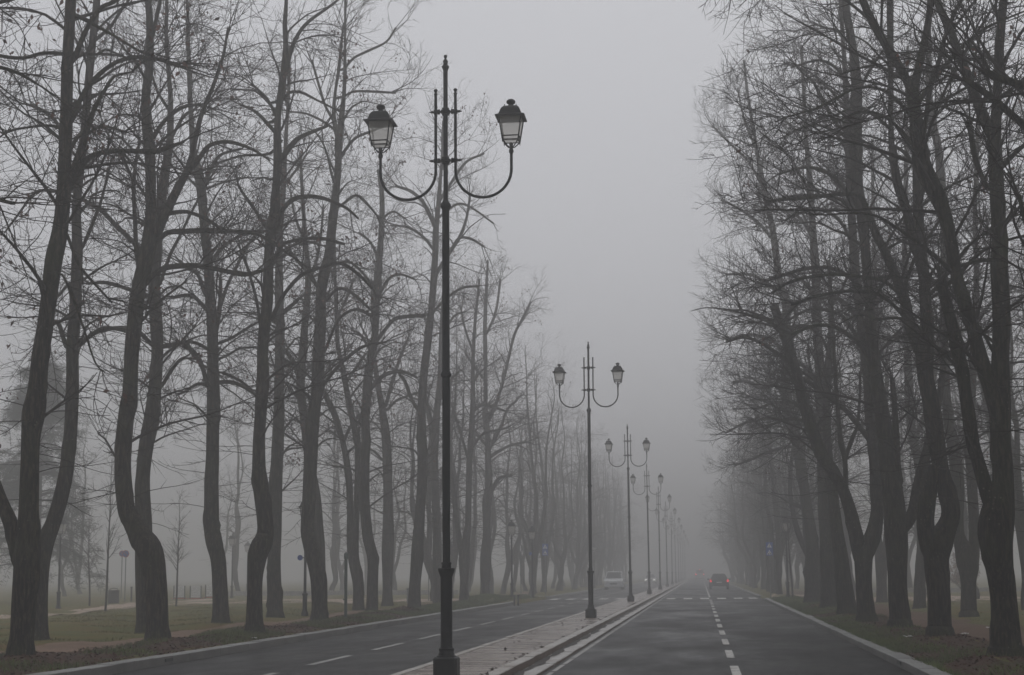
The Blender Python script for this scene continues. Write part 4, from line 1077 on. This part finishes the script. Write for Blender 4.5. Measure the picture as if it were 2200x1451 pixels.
GLAMP = 'double lantern street lamps along the median'
ORD = ['nearest double lantern street lamp, its base on the wet median at the bottom edge',
       'second double lantern street lamp, its square base mirrored in the wet median slabs',
       'third double lantern street lamp along the median, left of the crosswalk',
       'fourth double lantern street lamp along the median, beyond the crosswalk',
       'fifth double lantern street lamp along the median, grey with fog',
       'sixth double lantern street lamp along the median, pale with fog']
lamp = street_lamp()
for k in range(13):
    o = lamp if k == 0 else copy_tree(lamp)
    o.location = (-3.58, Y1+30.55*k, .13)
    o.rotation_euler = (0, 0, 0) if k == 0 else (random.uniform(-.005, .005), random.uniform(-.006, .006), random.uniform(-.06, .06))
    if k < 6: tag(o, ORD[k], 'street lamp', GLAMP)
    else: tag(o, 'ghostly distant double lantern street lamp dissolving into the fog on the median', 'street lamp', 'fog-swallowed far street lamps')

# ------------------------------------------------------------------ small park lamps
def park_lamp():
    o = thing('park_lamp', None, 'park lamp', (0, 0, 0))
    p = MB(); p.lathe([(.13, -.05), (.13, .1), (.10, .16), (.085, .25), (.085, .72), (.105, .76), (.105, .8), (.06, .82), (.052, .9), (.042, 3.2), (.06, 3.22), (.06, 3.26), (.035, 3.3), (.03, 3.34)], n=16)
    p.build('post', IRON, o, True)
    add_lantern(o, 0, 3.34, 1.25)
    return o
pl = park_lamp(); first = True
for x, Y, lab in ((-14.2, 58.2, 'small lantern post with a blue disc, between two trunks in the left rows'),
                  (-10.25, 89.2, 'small lantern post at the left kerb bend beside two short bollards'),
                  (-9.95, 97.3, 'small lantern post with a blue disc beside the blue crossing sign on the left'),
                  (-29.3, 72.8, 'small lantern post in front of the cedar at the left edge'),
                  (-30.7, 105.7, 'small lantern post in the left park behind the straight grey tree'),
                  (-36.5, 130, 'faint small lantern post deep in the left park fog'),
                  (-10.3, 160, 'faint small lantern post far along the left pavement'),
                  (4.55, 88.4, 'small lantern post beside a thin young tree on the right verge'),
                  (4.75, 108, 'small lantern post directly behind the blue crossing sign on the right'),
                  (28.8, 146, 'faint small lantern post in the park at the right edge')):
    o = pl if first else copy_tree(pl); first = False
    o.location = (x, Y, gz1(x, Y)); o.rotation_euler = (0, 0, random.uniform(-.2, .2)); tag(o, lab, 'park lamp', 'small lantern posts')

# ------------------------------------------------------------------ signs, posts, bin, barriers
def disc(mb, r, y0, y1, z, n=24, x=0.):
    mb.prism([(x+r*math.cos(2*math.pi*i/n), z+r*math.sin(2*math.pi*i/n)) for i in range(n)], y0, y1)
def round_sign(x, Y, h, r, label, back=False, red=True):
    o = thing('road_sign', label, 'road sign', (x, Y, gz1(x, Y)))
    p = MB(); p.lathe([(.03, -.1), (.03, h+r*.8), (.02, h+r*.82)], n=12); p.build('post', GREY, o, True)
    f = MB(); disc(f, r, -.038, -.030, h); pl_ = f.build('plate', GREY if back else BLUEP, o)
    if back:
        s = MB(); s.box((0, -.046, h), (.06, .014, r*1.7)); s.build('bracket', WHITEP, pl_)
    elif red:
        g = MB(); n = 28; vs = []; fs = []
        for i in range(n):
            a = 2*math.pi*i/n
            for rr, yy in ((r, -.043), (r*.82, -.043), (r*.82, -.0385), (r, -.0385)): vs.append((rr*math.cos(a), yy, h+rr*math.sin(a)))
        for i in range(n):
            j = (i+1) % n
            for q in range(4): fs.append((4*i+q, 4*j+q, 4*j+(q+1) % 4, 4*i+(q+1) % 4))
        g.add(vs, fs); c = math.cos(math.pi/4)
        g.box((0, -.041, h), (r*1.66, .004, r*.17), Matrix.Rotation(math.pi/4, 3, 'Y'))
        g.build('red_border', REDP, pl_)
def at(px, Y): return at_y(px, 1250, Y)[0]
round_sign(at(269, 92), 92, 2.75, .21, 'round blue and red no-parking sign in the left park, the larger of a pair')
round_sign(at(261, 100), 100, 2.85, .19, 'round blue and red no-parking sign in the left park, half hidden behind its twin')
round_sign(at(921, 89.2), 89.2, 2.85, .20, 'grey round sign seen from behind, left of the nearest lamp post', True)
round_sign(at(1119, 99), 99, 2.85, .20, 'grey round sign seen from behind, near the left crossing', True)
def crossing_sign(x, Y, zc, label, post_dx=0.):
    o = thing('crossing_sign', label, 'road sign', (x, Y, gz1(x, Y)))
    p = MB(); p.lathe([(.03, -.1), (.03, zc+.5), (.02, zc+.51)], n=12); p.build('post', GREY, o, True)
    for dz, cyc in ((.19, False), (-.19, True)):
        f = MB(); f.box((0, -.037, zc+dz), (.38, .012, .36)); pn = f.build('panel', BLUEP, o)
        t = MB(); t.prism([(-.14, zc+dz-.12), (.14, zc+dz-.12), (0, zc+dz+.14)], -.047, -.0435); t.build('white_triangle', WHITEP, pn)
        g = MB(); c = zc+dz
        if not cyc:
            disc(g, .016, -.0505, -.0475, c+.045, 10)
            g.box((0, -.049, c), (.03, .003, .06)); g.box((-.018, -.049, c-.058), (.014, .003, .07), Matrix.Rotation(.35, 3, 'Y')); g.box((.018, -.049, c-.058), (.014, .003, .07), Matrix.Rotation(-.35, 3, 'Y'))
            for q in range(4): g.box((-.09+.06*q, -.049, c-.105), (.03, .003, .012))
        else:
            for s in (-1, 1):
                disc(g, .034, -.0505, -.0475, c-.07, 14, s*.05)
            g.box((0, -.049, c-.03), (.07, .003, .01)); g.box((-.03, -.0492, c-.05), (.01, .003, .05)); g.box((.03, -.0492, c-.045), (.01, .003, .06))
            disc(g, .012, -.0505, -.0475, c+.05, 10); g.box((.0, -.0492, c+.015), (.02, .003, .05))
        g.build('symbol', BLACKP, pn)
crossing_sign(at(1172, 104), 104, 2.95, 'tall blue crossing sign with white triangles, on the left among faded trunks')
crossing_sign(at(1655, 92), 92, 2.72, 'tall blue crossing sign with white triangles, on the right before the dark trunks')
def small_disc(x, Y, z, label):
    o = thing('blue_disc_sign', label, 'road sign', (x, Y, z), .5)
    f = MB(); disc(f, .10, -.012, 0, 0, 20); f.build('plate', BLUEP, o); g = MB(); g.box((.10, .03, 0), (.16, .05, .04)); g.build('bracket', GREY, o)
small_disc(-14.2-.17, 58.1, 2.2, 'small blue disc sign on the lantern post between the left tree rows')
small_disc(-9.95-.1, 97.2, 2.75, 'small blue disc sign on the lantern post by the left crossing')
def simple_post(x, Y, h, r, m, name, label, cat, group=None, cap=True):
    o = thing(name, label, cat, (x, Y, gz1(x, Y)), 0, group)
    p = MB(); p.lathe([(r, -.1), (r, h*.93), (r*.9, h*.95)], n=12); p.build('post', m, o, True)
    c = MB(); c.lathe([(r*1.25, h*.90), (r*1.35, h*.93), (r*1.25, h*.98), (r*.4, h)], n=12); c.build('cap', m, o, True)
    return o
g = simple_post(at(743, 51.3), 51.3, 2.1, .05, GREENM, 'green_post', 'tall green metal post on the leaf covered verge between two trunks', 'post')
m_ = MB(); m_.box((-.06, -.01, .62), (.05, .05, .05), ch=.01); m_.build('latch', GREENM, g)
simple_post(at(1105, 81), 81, .62, .045, BLACKP, 'bollard', 'short dark bollard at the left kerb bend, the left one of two', 'bollard', 'bollards at the kerb bend')
simple_post(at(1113, 81.5), 81.5, .62, .045, BLACKP, 'bollard', 'short dark bollard at the left kerb bend, the right one of two', 'bollard', 'bollards at the kerb bend')
simple_post(at(283, 90), 90, .85, .05, BLACKP, 'bollard', 'dark bollard in the left park beside the litter bin and round signs', 'bollard')
simple_post(at(877, 78), 78, .8, .07, GREY, 'bollard', 'grey bollard peeking out left of the tree near the lamp post', 'bollard')
def litter_bin(x, Y):
    o = thing('litter_bin', 'dark slatted litter bin with a hooped rim at the left park path', 'litter bin', (x, Y, gz1(x, Y)))
    b = MB(); n = 22
    for i in range(n):
        a = 2*math.pi*i/n; b.box((.29*math.cos(a), .29*math.sin(a), .36), (.02, .065, .70), Matrix.Rotation(a, 3, 'Z'))
    b.lathe([(.26, .03), (.275, .06), (.275, .66), (.27, .68)], n=22); b.build('body', BLACKP, o)
    r = MB(); r.tube([(.3*math.cos(t), .3*math.sin(t), .71) for t in np.linspace(0, 6.283, 25)], .02, 8)
    r.tube([(-.24, 0, .71), (-.2, 0, .80), (0, 0, .84), (.2, 0, .80), (.24, 0, .71)], .018, 8); r.build('rim', BLACKP, o, True)
    f = MB()
    for i in range(3):
        a = 2*math.pi*i/3; f.box((.2*math.cos(a), .2*math.sin(a), 0), (.05, .05, .1))
    f.build('foot', BLACKP, o)
litter_bin(at(245, 86), 86)
for i, (px, lab) in enumerate(((386, 'white slatted barrier panel in the left park, leftmost of three, behind the thin tree'), (421, 'white slatted barrier panel in the left park, middle one of three'), (454, 'white slatted barrier panel in the left park, rightmost of three, half behind a trunk'))):
    x = at(px, 100); o = thing('park_barrier', lab, 'barrier', (x, 100, gz1(x, 100)), 0, 'white barriers in the left park')
    p = MB()
    for k in range(5): p.box((0, 0, .22+.14*k), (.62, .03, .125), ch=.008)
    p.build('panel', WHITEP, o)
    for s in (-1, 1):
        q = MB(); q.box((s*.35, -.02, .40), (.06, .06, .95), ch=.01); q.build('post', BLACKP, o)
    b = MB(); b.box((0, .02, .09), (.95, .05, .07), ch=.01); b.build('base_rail', REDP, o)
def low_wall(px0, px1, Y, label):
    x0, x1 = at(px0, Y), at(px1, Y); o = thing('low_wall', label, 'low wall', ((x0+x1)/2, Y, 0)); L = x1-x0; z = gz1((x0+x1)/2, Y)
    w = MB(); n = int(L/2)
    for i in range(n): w.box((-L/2+(i+.5)*L/n, 0, z+.06), (L/n-.012, .3, .34), ch=.01)
    w.build('plinth', WALLST, o)
    c = MB()
    for i in range(n): c.box((-L/2+(i+.5)*L/n, 0, z+.275), (L/n-.012, .38, .09), ch=.012)
    c.build('coping', WALLST, o)
low_wall(470, 985, 116, 'long low pale stone wall across the left park')
low_wall(1815, 2330, 116, 'long low pale stone wall across the right park')
for x, Y, z, lab in ((XL, at, 0, 0),)[:0]: pass
def drain(x, Y, s, label):
    o = thing('kerb_inlet', label, 'drain', (x, Y, 0)); d = MB()
    f = MB(); f.box((s*.006, 0, .062), (.012, .40, .012)); f.box((s*.006, 0, .122-.02), (.012, .40, .012)); f.box((s*.006, -.2, .08), (.012, .02, .055)); f.box((s*.006, .2, .08), (.012, .02, .055))
    f.build('frame', BLACKP, o); d.box((s*.004, 0, .08), (.009, .38, .045)); d.build('opening', BLACKP, o)
drain(XL+.003, ground(340, 1428)[1], 1, 'dark drain slot in the left kerb in front of the kinked tree')
drain(XL+.003, ground(842, 1350)[1], 1, 'dark drain slot in the left kerb near the nearest lamp post')
drain(float(xr(27.5))-.004, 27.5, -1, 'dark drain slot in the right kerb')
def litter_scrap(px, py, s, label):
    x, Y = ground(px, py, .2); z = gz1(x, Y); o = thing('paper_scrap', label, 'litter', (x, Y, z+.03), random.uniform(0, 3))
    rng = np.random.default_rng(int(px)); n = 6; V = []
    for i in range(n):
        for j in range(n): V.append(((i/(n-1)-.5)*s*1.6, (j/(n-1)-.5)*s, rng.uniform(0, .35)*s))
    q = [(i*n+j, (i+1)*n+j, (i+1)*n+j+1, i*n+j+1) for i in range(n-1) for j in range(n-1)]
    link('paper', mesh_np('paper', np.array(V), q, None, [WHITEP]), o)
litter_scrap(1951, 1371, .12, 'crumpled white paper scrap on the leaves below the straight right trunk')
litter_scrap(2072, 1352, .12, 'crumpled white paper scrap on the right dirt path, the left one of two')
litter_scrap(2128, 1348, .12, 'crumpled white paper scrap on the right dirt path, beside the edge trunk')
litter_scrap(547, 1369, .10, 'crumpled white paper scrap at the foot of the S bent tree')

# ------------------------------------------------------------------ vehicles
def car(name, label, cat, loc, rz, paint_m, L=4.2, W=1.75, H=1.5, hood=.95, van=False, tail=None, head=None, third=None, group=None):
    o = thing(name, label, cat, loc, rz, group)      # front faces +Y
    h2 = L/2; belt = H*.60
    prof = [(-h2, .34), (-h2-.02, .62), (-h2+.06, belt), (h2-hood, belt), (h2-hood*.35, belt-.10), (h2-.04, belt-.25), (h2, .55), (h2-.02, .32), (h2-.25, .24), (-h2+.25, .24)]
    b = MB()
    def loft(pr, ws, axes=None):
        n = len(pr); vs = []
        for sx, ins in ws: vs += [(sx, y*(1-ins), z) for y, z in pr]
        fs = []
        for l in range(len(ws)-1):
            for i in range(n):
                j = (i+1) % n; fs.append((l*n+i, l*n+j, (l+1)*n+j, (l+1)*n+i))
        fs.append(tuple(reversed(range(n)))); fs.append(tuple(range((len(ws)-1)*n, len(ws)*n))); return vs, fs
    w = W/2
    b.add(*loft(prof, [(-w, .035), (-w+.06, .008), (-w+.25, 0), (w-.25, 0), (w-.06, .008), (w, .035)]))
    body = b.build('body', paint_m, o, True)
    # cabin: roof plus pillars
    rb, rf = -h2+(.12 if van else .28), h2-hood-(.45 if van else .75)
    c = MB(); wb, wt = w-.05, w-(.16 if van else .34)
    vs = [(-wb, -h2+.05, belt-.01), (wb, -h2+.05, belt-.01), (wb, h2-hood+.02, belt-.01), (-wb, h2-hood+.02, belt-.01), (-wt, rb, H-.05), (wt, rb, H-.05), (wt, rf, H-.05), (-wt, rf, H-.05), (-wt+.12, rb+.12, H), (wt-.12, rb+.12, H), (wt-.12, rf-.15, H), (-wt+.12, rf-.15, H)]
    c.add(vs, [(0, 1, 5, 4), (1, 2, 6, 5), (2, 3, 7, 6), (3, 0, 4, 7), (4, 5, 9, 8), (5, 6, 10, 9), (6, 7, 11, 10), (7, 4, 8, 11), (8, 9, 10, 11), (3, 2, 1, 0)])
    c.build('roof', paint_m, o, False)
    def pane(nm, q, off, u0, u1, v0, v1):
        q = [Vector(p) for p in q]; n = (q[1]-q[0]).cross(q[3]-q[0]).normalized(); P = lambda u, v: (q[0]*(1-u)+q[1]*u)*(1-v)+(q[3]*(1-u)+q[2]*u)*v
        a = [P(u0, v0), P(u1, v0), P(u1, v1), P(u0, v1)]; m = MB(); m.add([p+n*off for p in a]+[p-n*.01 for p in a], [(0, 1, 2, 3), (7, 6, 5, 4), (0, 4, 5, 1), (1, 5, 6, 2), (2, 6, 7, 3), (3, 7, 4, 0)])
        m.build(nm, GLASS_CAR, o)
    pane('rear_window', [vs[0], vs[1], vs[5], vs[4]], .006, .09, .91, .2, .9)
    pane('windscreen', [vs[2], vs[3], vs[7], vs[6]], .006, .06, .94, .08, .94)
    pane('side_window', [vs[1], vs[2], vs[6], vs[5]], .006, .06, .88, .12, .86)
    pane('side_window', [vs[3], vs[0], vs[4], vs[7]], .006, .12, .94, .12, .86)
    for sx in (-1, 1):
        for yy in (-h2+.75, h2-.8):
            t = MB(); n = 20
            t.prism([(yy+.31*math.cos(2*math.pi*i/n), .31+.31*math.sin(2*math.pi*i/n)) for i in range(n)], sx*(w-.19), sx*(w+.012), axes=(1, 2, 0)); wh = t.build('wheel', RUBBER, o)
            r = MB(); r.prism([(yy+.2*math.cos(2*math.pi*i/n), .31+.2*math.sin(2*math.pi*i/n)) for i in range(n)], sx*(w+.005), sx*(w+.02), axes=(1, 2, 0)); r.build('rim', RIM, wh)
        m = MB(); m.box((sx*(w+.10), h2-hood-.35, belt+.06), (.2, .1, .13), ch=.02); m.build('mirror', paint_m, o)
        hl = MB(); hl.box((sx*(w-.26), h2-.05, belt-.30), (.34, .12, .17), ch=.02); hl.build('headlight', head or HEADL, o)
        tl = MB(); tl.box((sx*(w-.11), -h2+.02, belt-.08), (.13, .10, .22), ch=.02); tl.build('tail_light', tail or REDP, o)
    g = MB(); g.box((0, h2-.005, .56), (.7, .04, .16), ch=.01); g.build('grille', BLACKP, o)
    for s, yy in ((1, h2+.01), (-1, -h2-.03)):
        bp = MB(); bp.box((0, yy-s*.05, .40), (W*.94, .16, .20), ch=.03); bp.build('bumper', paint_m if s > 0 else BLACKP, o)
        npl = MB(); npl.box((0, yy+s*.04, .43 if s > 0 else .66), (.5, .02, .11)); npl.build('number_plate', PLATE, o)
    ex = MB(); ex.box((0, -h2+.02, .27), (W*.7, .06, .05), ch=.01); ex.build('lower_trim', PLATE, o)
    if third:
        tb = MB(); tb.box((0, rb-.01, H-.09), (.3, .06, .04)); tb.build('brake_light', third, o)
    return o
car('parked_car', 'dark hatchback driving away in the right lane with red tail lights glowing', 'car', (1.66, 156, 0), 0, DARKCAR, L=4.3, W=1.78, H=1.46, tail=TAIL)
car('oncoming_van', 'white people carrier approaching on the left carriageway beyond the crosswalk', 'van', (-8.35, 160, 0), math.pi, WHITECAR, L=4.4, W=1.75, H=1.75, hood=.8, van=True)
car('oncoming_car', 'faint oncoming car with lit headlights far down the left carriageway', 'car', (-7.55, 248, 0), math.pi, WHITECAR, H=1.45, head=HEADON)
car('distant_van', 'distant van showing three red brake lights in the fog at the road end', 'van', (-.25, 340, 0), 0, WHITECAR, L=4.8, W=1.85, H=2.25, hood=.7, van=True, tail=TAIL_FAR, third=TAIL_FAR)
for o in bpy.data.objects:
    if o.name.startswith('parked_car'): o.name = 'dark_car'

# ------------------------------------------------------------------ grass, litter and fallen leaves (uncountable)
def blades(name, x, y, h, m, wid=.006):
    n = len(x); z = gz(x, y); a = RNG.uniform(0, 6.28, n); hh = h*RNG.uniform(.5, 1.2, n); ln = RNG.normal(size=(n, 2))*.5
    d = np.stack([np.cos(a), np.sin(a), np.zeros(n)], 1)*wid; b = np.stack([x, y, z-.005], 1)
    t = b+np.stack([ln[:, 0]*hh, ln[:, 1]*hh, hh], 1)
    V = np.stack([b-d, b+d, t], 1).reshape(-1, 3)
    o = link(name, mesh_np(name, V, None, np.arange(n*3).reshape(-1, 3), [m])); o['kind'] = 'stuff'
    return o
def clump(x, y, f=1., th=.0):
    return (np.sin(x*2.1*f+y*.8*f)+np.sin(y*1.3*f-x*1.1*f+2)+np.sin((x+y)*.5*f+1)) > th
n = 62000; x = RNG.uniform(-11.9, -9.84, n); y = 15+RNG.power(1.3, n)*85; k = clump(x, y, 1, .25) | (y > 56); blades('verge_grass_left', x[k], y[k], .11, GRASSB, .008)['label'] = 'short grass tufts on the left verge'
n = 46000; x = 3.42+1.7*RNG.random(n)**1.7; y = 15+RNG.power(1.3, n)*80; k = clump(x, y, 1.2, .35) | ((x < xr(y)+.95) & clump(x, y, .6, -.5)); blades('verge_grass_right', x[k], y[k], .11, GRASSB, .008)['label'] = 'short grass tufts on the right verge'
n = 50000; x = RNG.uniform(-26, -13.4, n); y = 22+RNG.uniform(0, 1, n)*64; k = clump(x, y, .8, -.4); blades('lawn_grass_left', x[k], y[k], .06, GRASSY, .009)['label'] = 'thin mown grass of the left lawn'
n = 26000; x = RNG.uniform(7.4, 20, n); y = 30+RNG.uniform(0, 1, n)*60; k = clump(x, y, .8, -.2); blades('lawn_grass_right', x[k], y[k], .06, GRASSY, .009)['label'] = 'thin mown grass of the right lawn'
def leafscatter(name, x, y, zf, m, s=(.025, .05), label=None):
    n = len(x); z = zf(x, y)+RNG.uniform(.004, .022, n); a = RNG.uniform(0, 6.28, n); sz = RNG.uniform(*s, n)[:, None]
    d = np.stack([np.cos(a), np.sin(a), RNG.normal(size=n)*.35], 1); e = np.stack([-np.sin(a), np.cos(a), RNG.normal(size=n)*.35], 1)*.6; c = np.stack([x, y, z], 1)
    V = np.stack([c-d*sz, c-e*sz, c+d*sz, c+e*sz], 1).reshape(-1, 3)
    o = link(name, mesh_np(name, V, np.arange(n*4).reshape(-1, 4), None, [m])); o['kind'] = 'stuff'
    if label: o['label'] = label
n = 16000; x = RNG.uniform(-12.2, -9.84, n); y = 15+RNG.power(1.2, n)*50; leafscatter('fallen_leaves_left', x, y, gz, FALLEN, (.02, .045), 'brown leaf litter on the left verge')
n = 13000; x = RNG.uniform(3.45, 5.4, n); y = 15+RNG.power(1.2, n)*52; leafscatter('fallen_leaves_right', x, y, gz, FALLEN, (.02, .045), 'brown leaf litter on the right verge')
n = 230; x = np.where(RNG.random(n) < .65, RNG.normal(-3.12, .05, n), RNG.uniform(-4.28, -3.05, n)); x = np.clip(x, -4.25, -2.9); y = 20+RNG.power(1.1, n)*70
leafscatter('fallen_leaves_median', x, y, lambda x, y: np.where(x > -3.06, .157, .132), FALLEN_D, (.03, .06), 'wet dark leaves scattered on the median slabs')
n = 1500; hx, hy = ground(866, 1313, .2); x = hx+RNG.normal(size=n)*.45; y = hy+RNG.normal(size=n)*.8
leafscatter('leaf_heap', x, y, lambda x, y: gz(x, y)+.22*np.exp(-((x-hx)/.45)**2-((y-hy)/.8)**2)*RNG.random(len(x)), FALLEN, (.03, .06), 'heap of red brown leaves at a tree foot by the left kerb')

# ------------------------------------------------------------------ haze
HX, HY0, HY1, HT = 430., -60., 910., 23.5
m = bpy.data.materials.new('haze_volume'); m.use_nodes = True; nt = m.node_tree; nt.nodes.clear()
out = nt.nodes.new('ShaderNodeOutputMaterial'); pv = nt.nodes.new('ShaderNodeVolumePrincipled')
pv.inputs['Color'].default_value = (.76, .76, .763, 1); pv.inputs['Density'].default_value = .0069; pv.inputs['Anisotropy'].default_value = .6
nt.links.new(pv.outputs[0], out.inputs['Volume'])
hz = MB(); hz.box((0, (HY0+HY1)/2, (HT-1.2)/2), (2*HX, HY1-HY0, HT+1.2))
ho = hz.build('haze', m); tag(ho, None, None, None, 'stuff'); ho['label'] = 'thick grey fog filling the avenue'

# ------------------------------------------------------------------ sky, sun, camera
w = bpy.data.worlds.new('World'); sc.world = w; w.use_nodes = True; nt = w.node_tree; nt.nodes.clear()
SUN_E, SUN_R = math.radians(58), math.radians(10)
sky = nt.nodes.new('ShaderNodeTexSky'); sky.sky_type = 'NISHITA'; sky.sun_disc = False
sky.sun_elevation = SUN_E; sky.sun_rotation = SUN_R; sky.air_density = 1.; sky.dust_density = 5.; sky.ozone_density = 1.
hs = nt.nodes.new('ShaderNodeHueSaturation'); hs.inputs['Saturation'].default_value = .2
bg = nt.nodes.new('ShaderNodeBackground'); bg.inputs['Strength'].default_value = .092
wo = nt.nodes.new('ShaderNodeOutputWorld')
cloud = mixc(nt, .75, hs.outputs[0], (9.9, 9.98, 10.6))      # an even cloud deck veils most of the clear sky
nt.links.new(sky.outputs[0], hs.inputs['Color']); nt.links.new(cloud, bg.inputs[0]); nt.links.new(bg.outputs[0], wo.inputs[0])
sl = bpy.data.lights.new('sun', 'SUN'); sl.energy = .5; sl.angle = math.radians(60); sl.color = (1, .97, .93)
so = bpy.data.objects.new('sun', sl); C.objects.link(so); so.location = (0, 0, 60)
sd = Vector((math.sin(SUN_R)*math.cos(SUN_E), math.cos(SUN_R)*math.cos(SUN_E), math.sin(SUN_E)))
so.rotation_euler = (-sd).to_track_quat('-Z', 'Y').to_euler()

cd = bpy.data.cameras.new('camera'); cam = bpy.data.objects.new('camera', cd); C.objects.link(cam); sc.camera = cam
cd.sensor_fit = 'HORIZONTAL'; cd.sensor_width = 36; cd.lens = F/2200*36; cd.clip_start = .1; cd.clip_end = 3000
R = Matrix([[M[i][0], M[i][1], -M[i][2]] for i in range(3)])
cam.matrix_world = Matrix.Translation((0, 0, CAMZ)) @ R.to_4x4()

sc.view_settings.view_transform = 'Standard'; sc.view_settings.look = 'None'; sc.view_settings.gamma = 1
sc.view_settings.exposure = -0.40
cy = sc.cycles
cy.max_bounces = 6; cy.diffuse_bounces = 2; cy.glossy_bounces = 2; cy.transmission_bounces = 3; cy.volume_bounces = 3; cy.transparent_max_bounces = 10
cy.use_denoising = True
try: cy.denoiser = 'OPENIMAGEDENOISE'; cy.denoising_input_passes = 'RGB_ALBEDO_NORMAL'; cy.denoising_prefilter = 'ACCURATE'
except Exception as e: print(e)
cy.sample_clamp_indirect = 4
sc.render.film_transparent = False
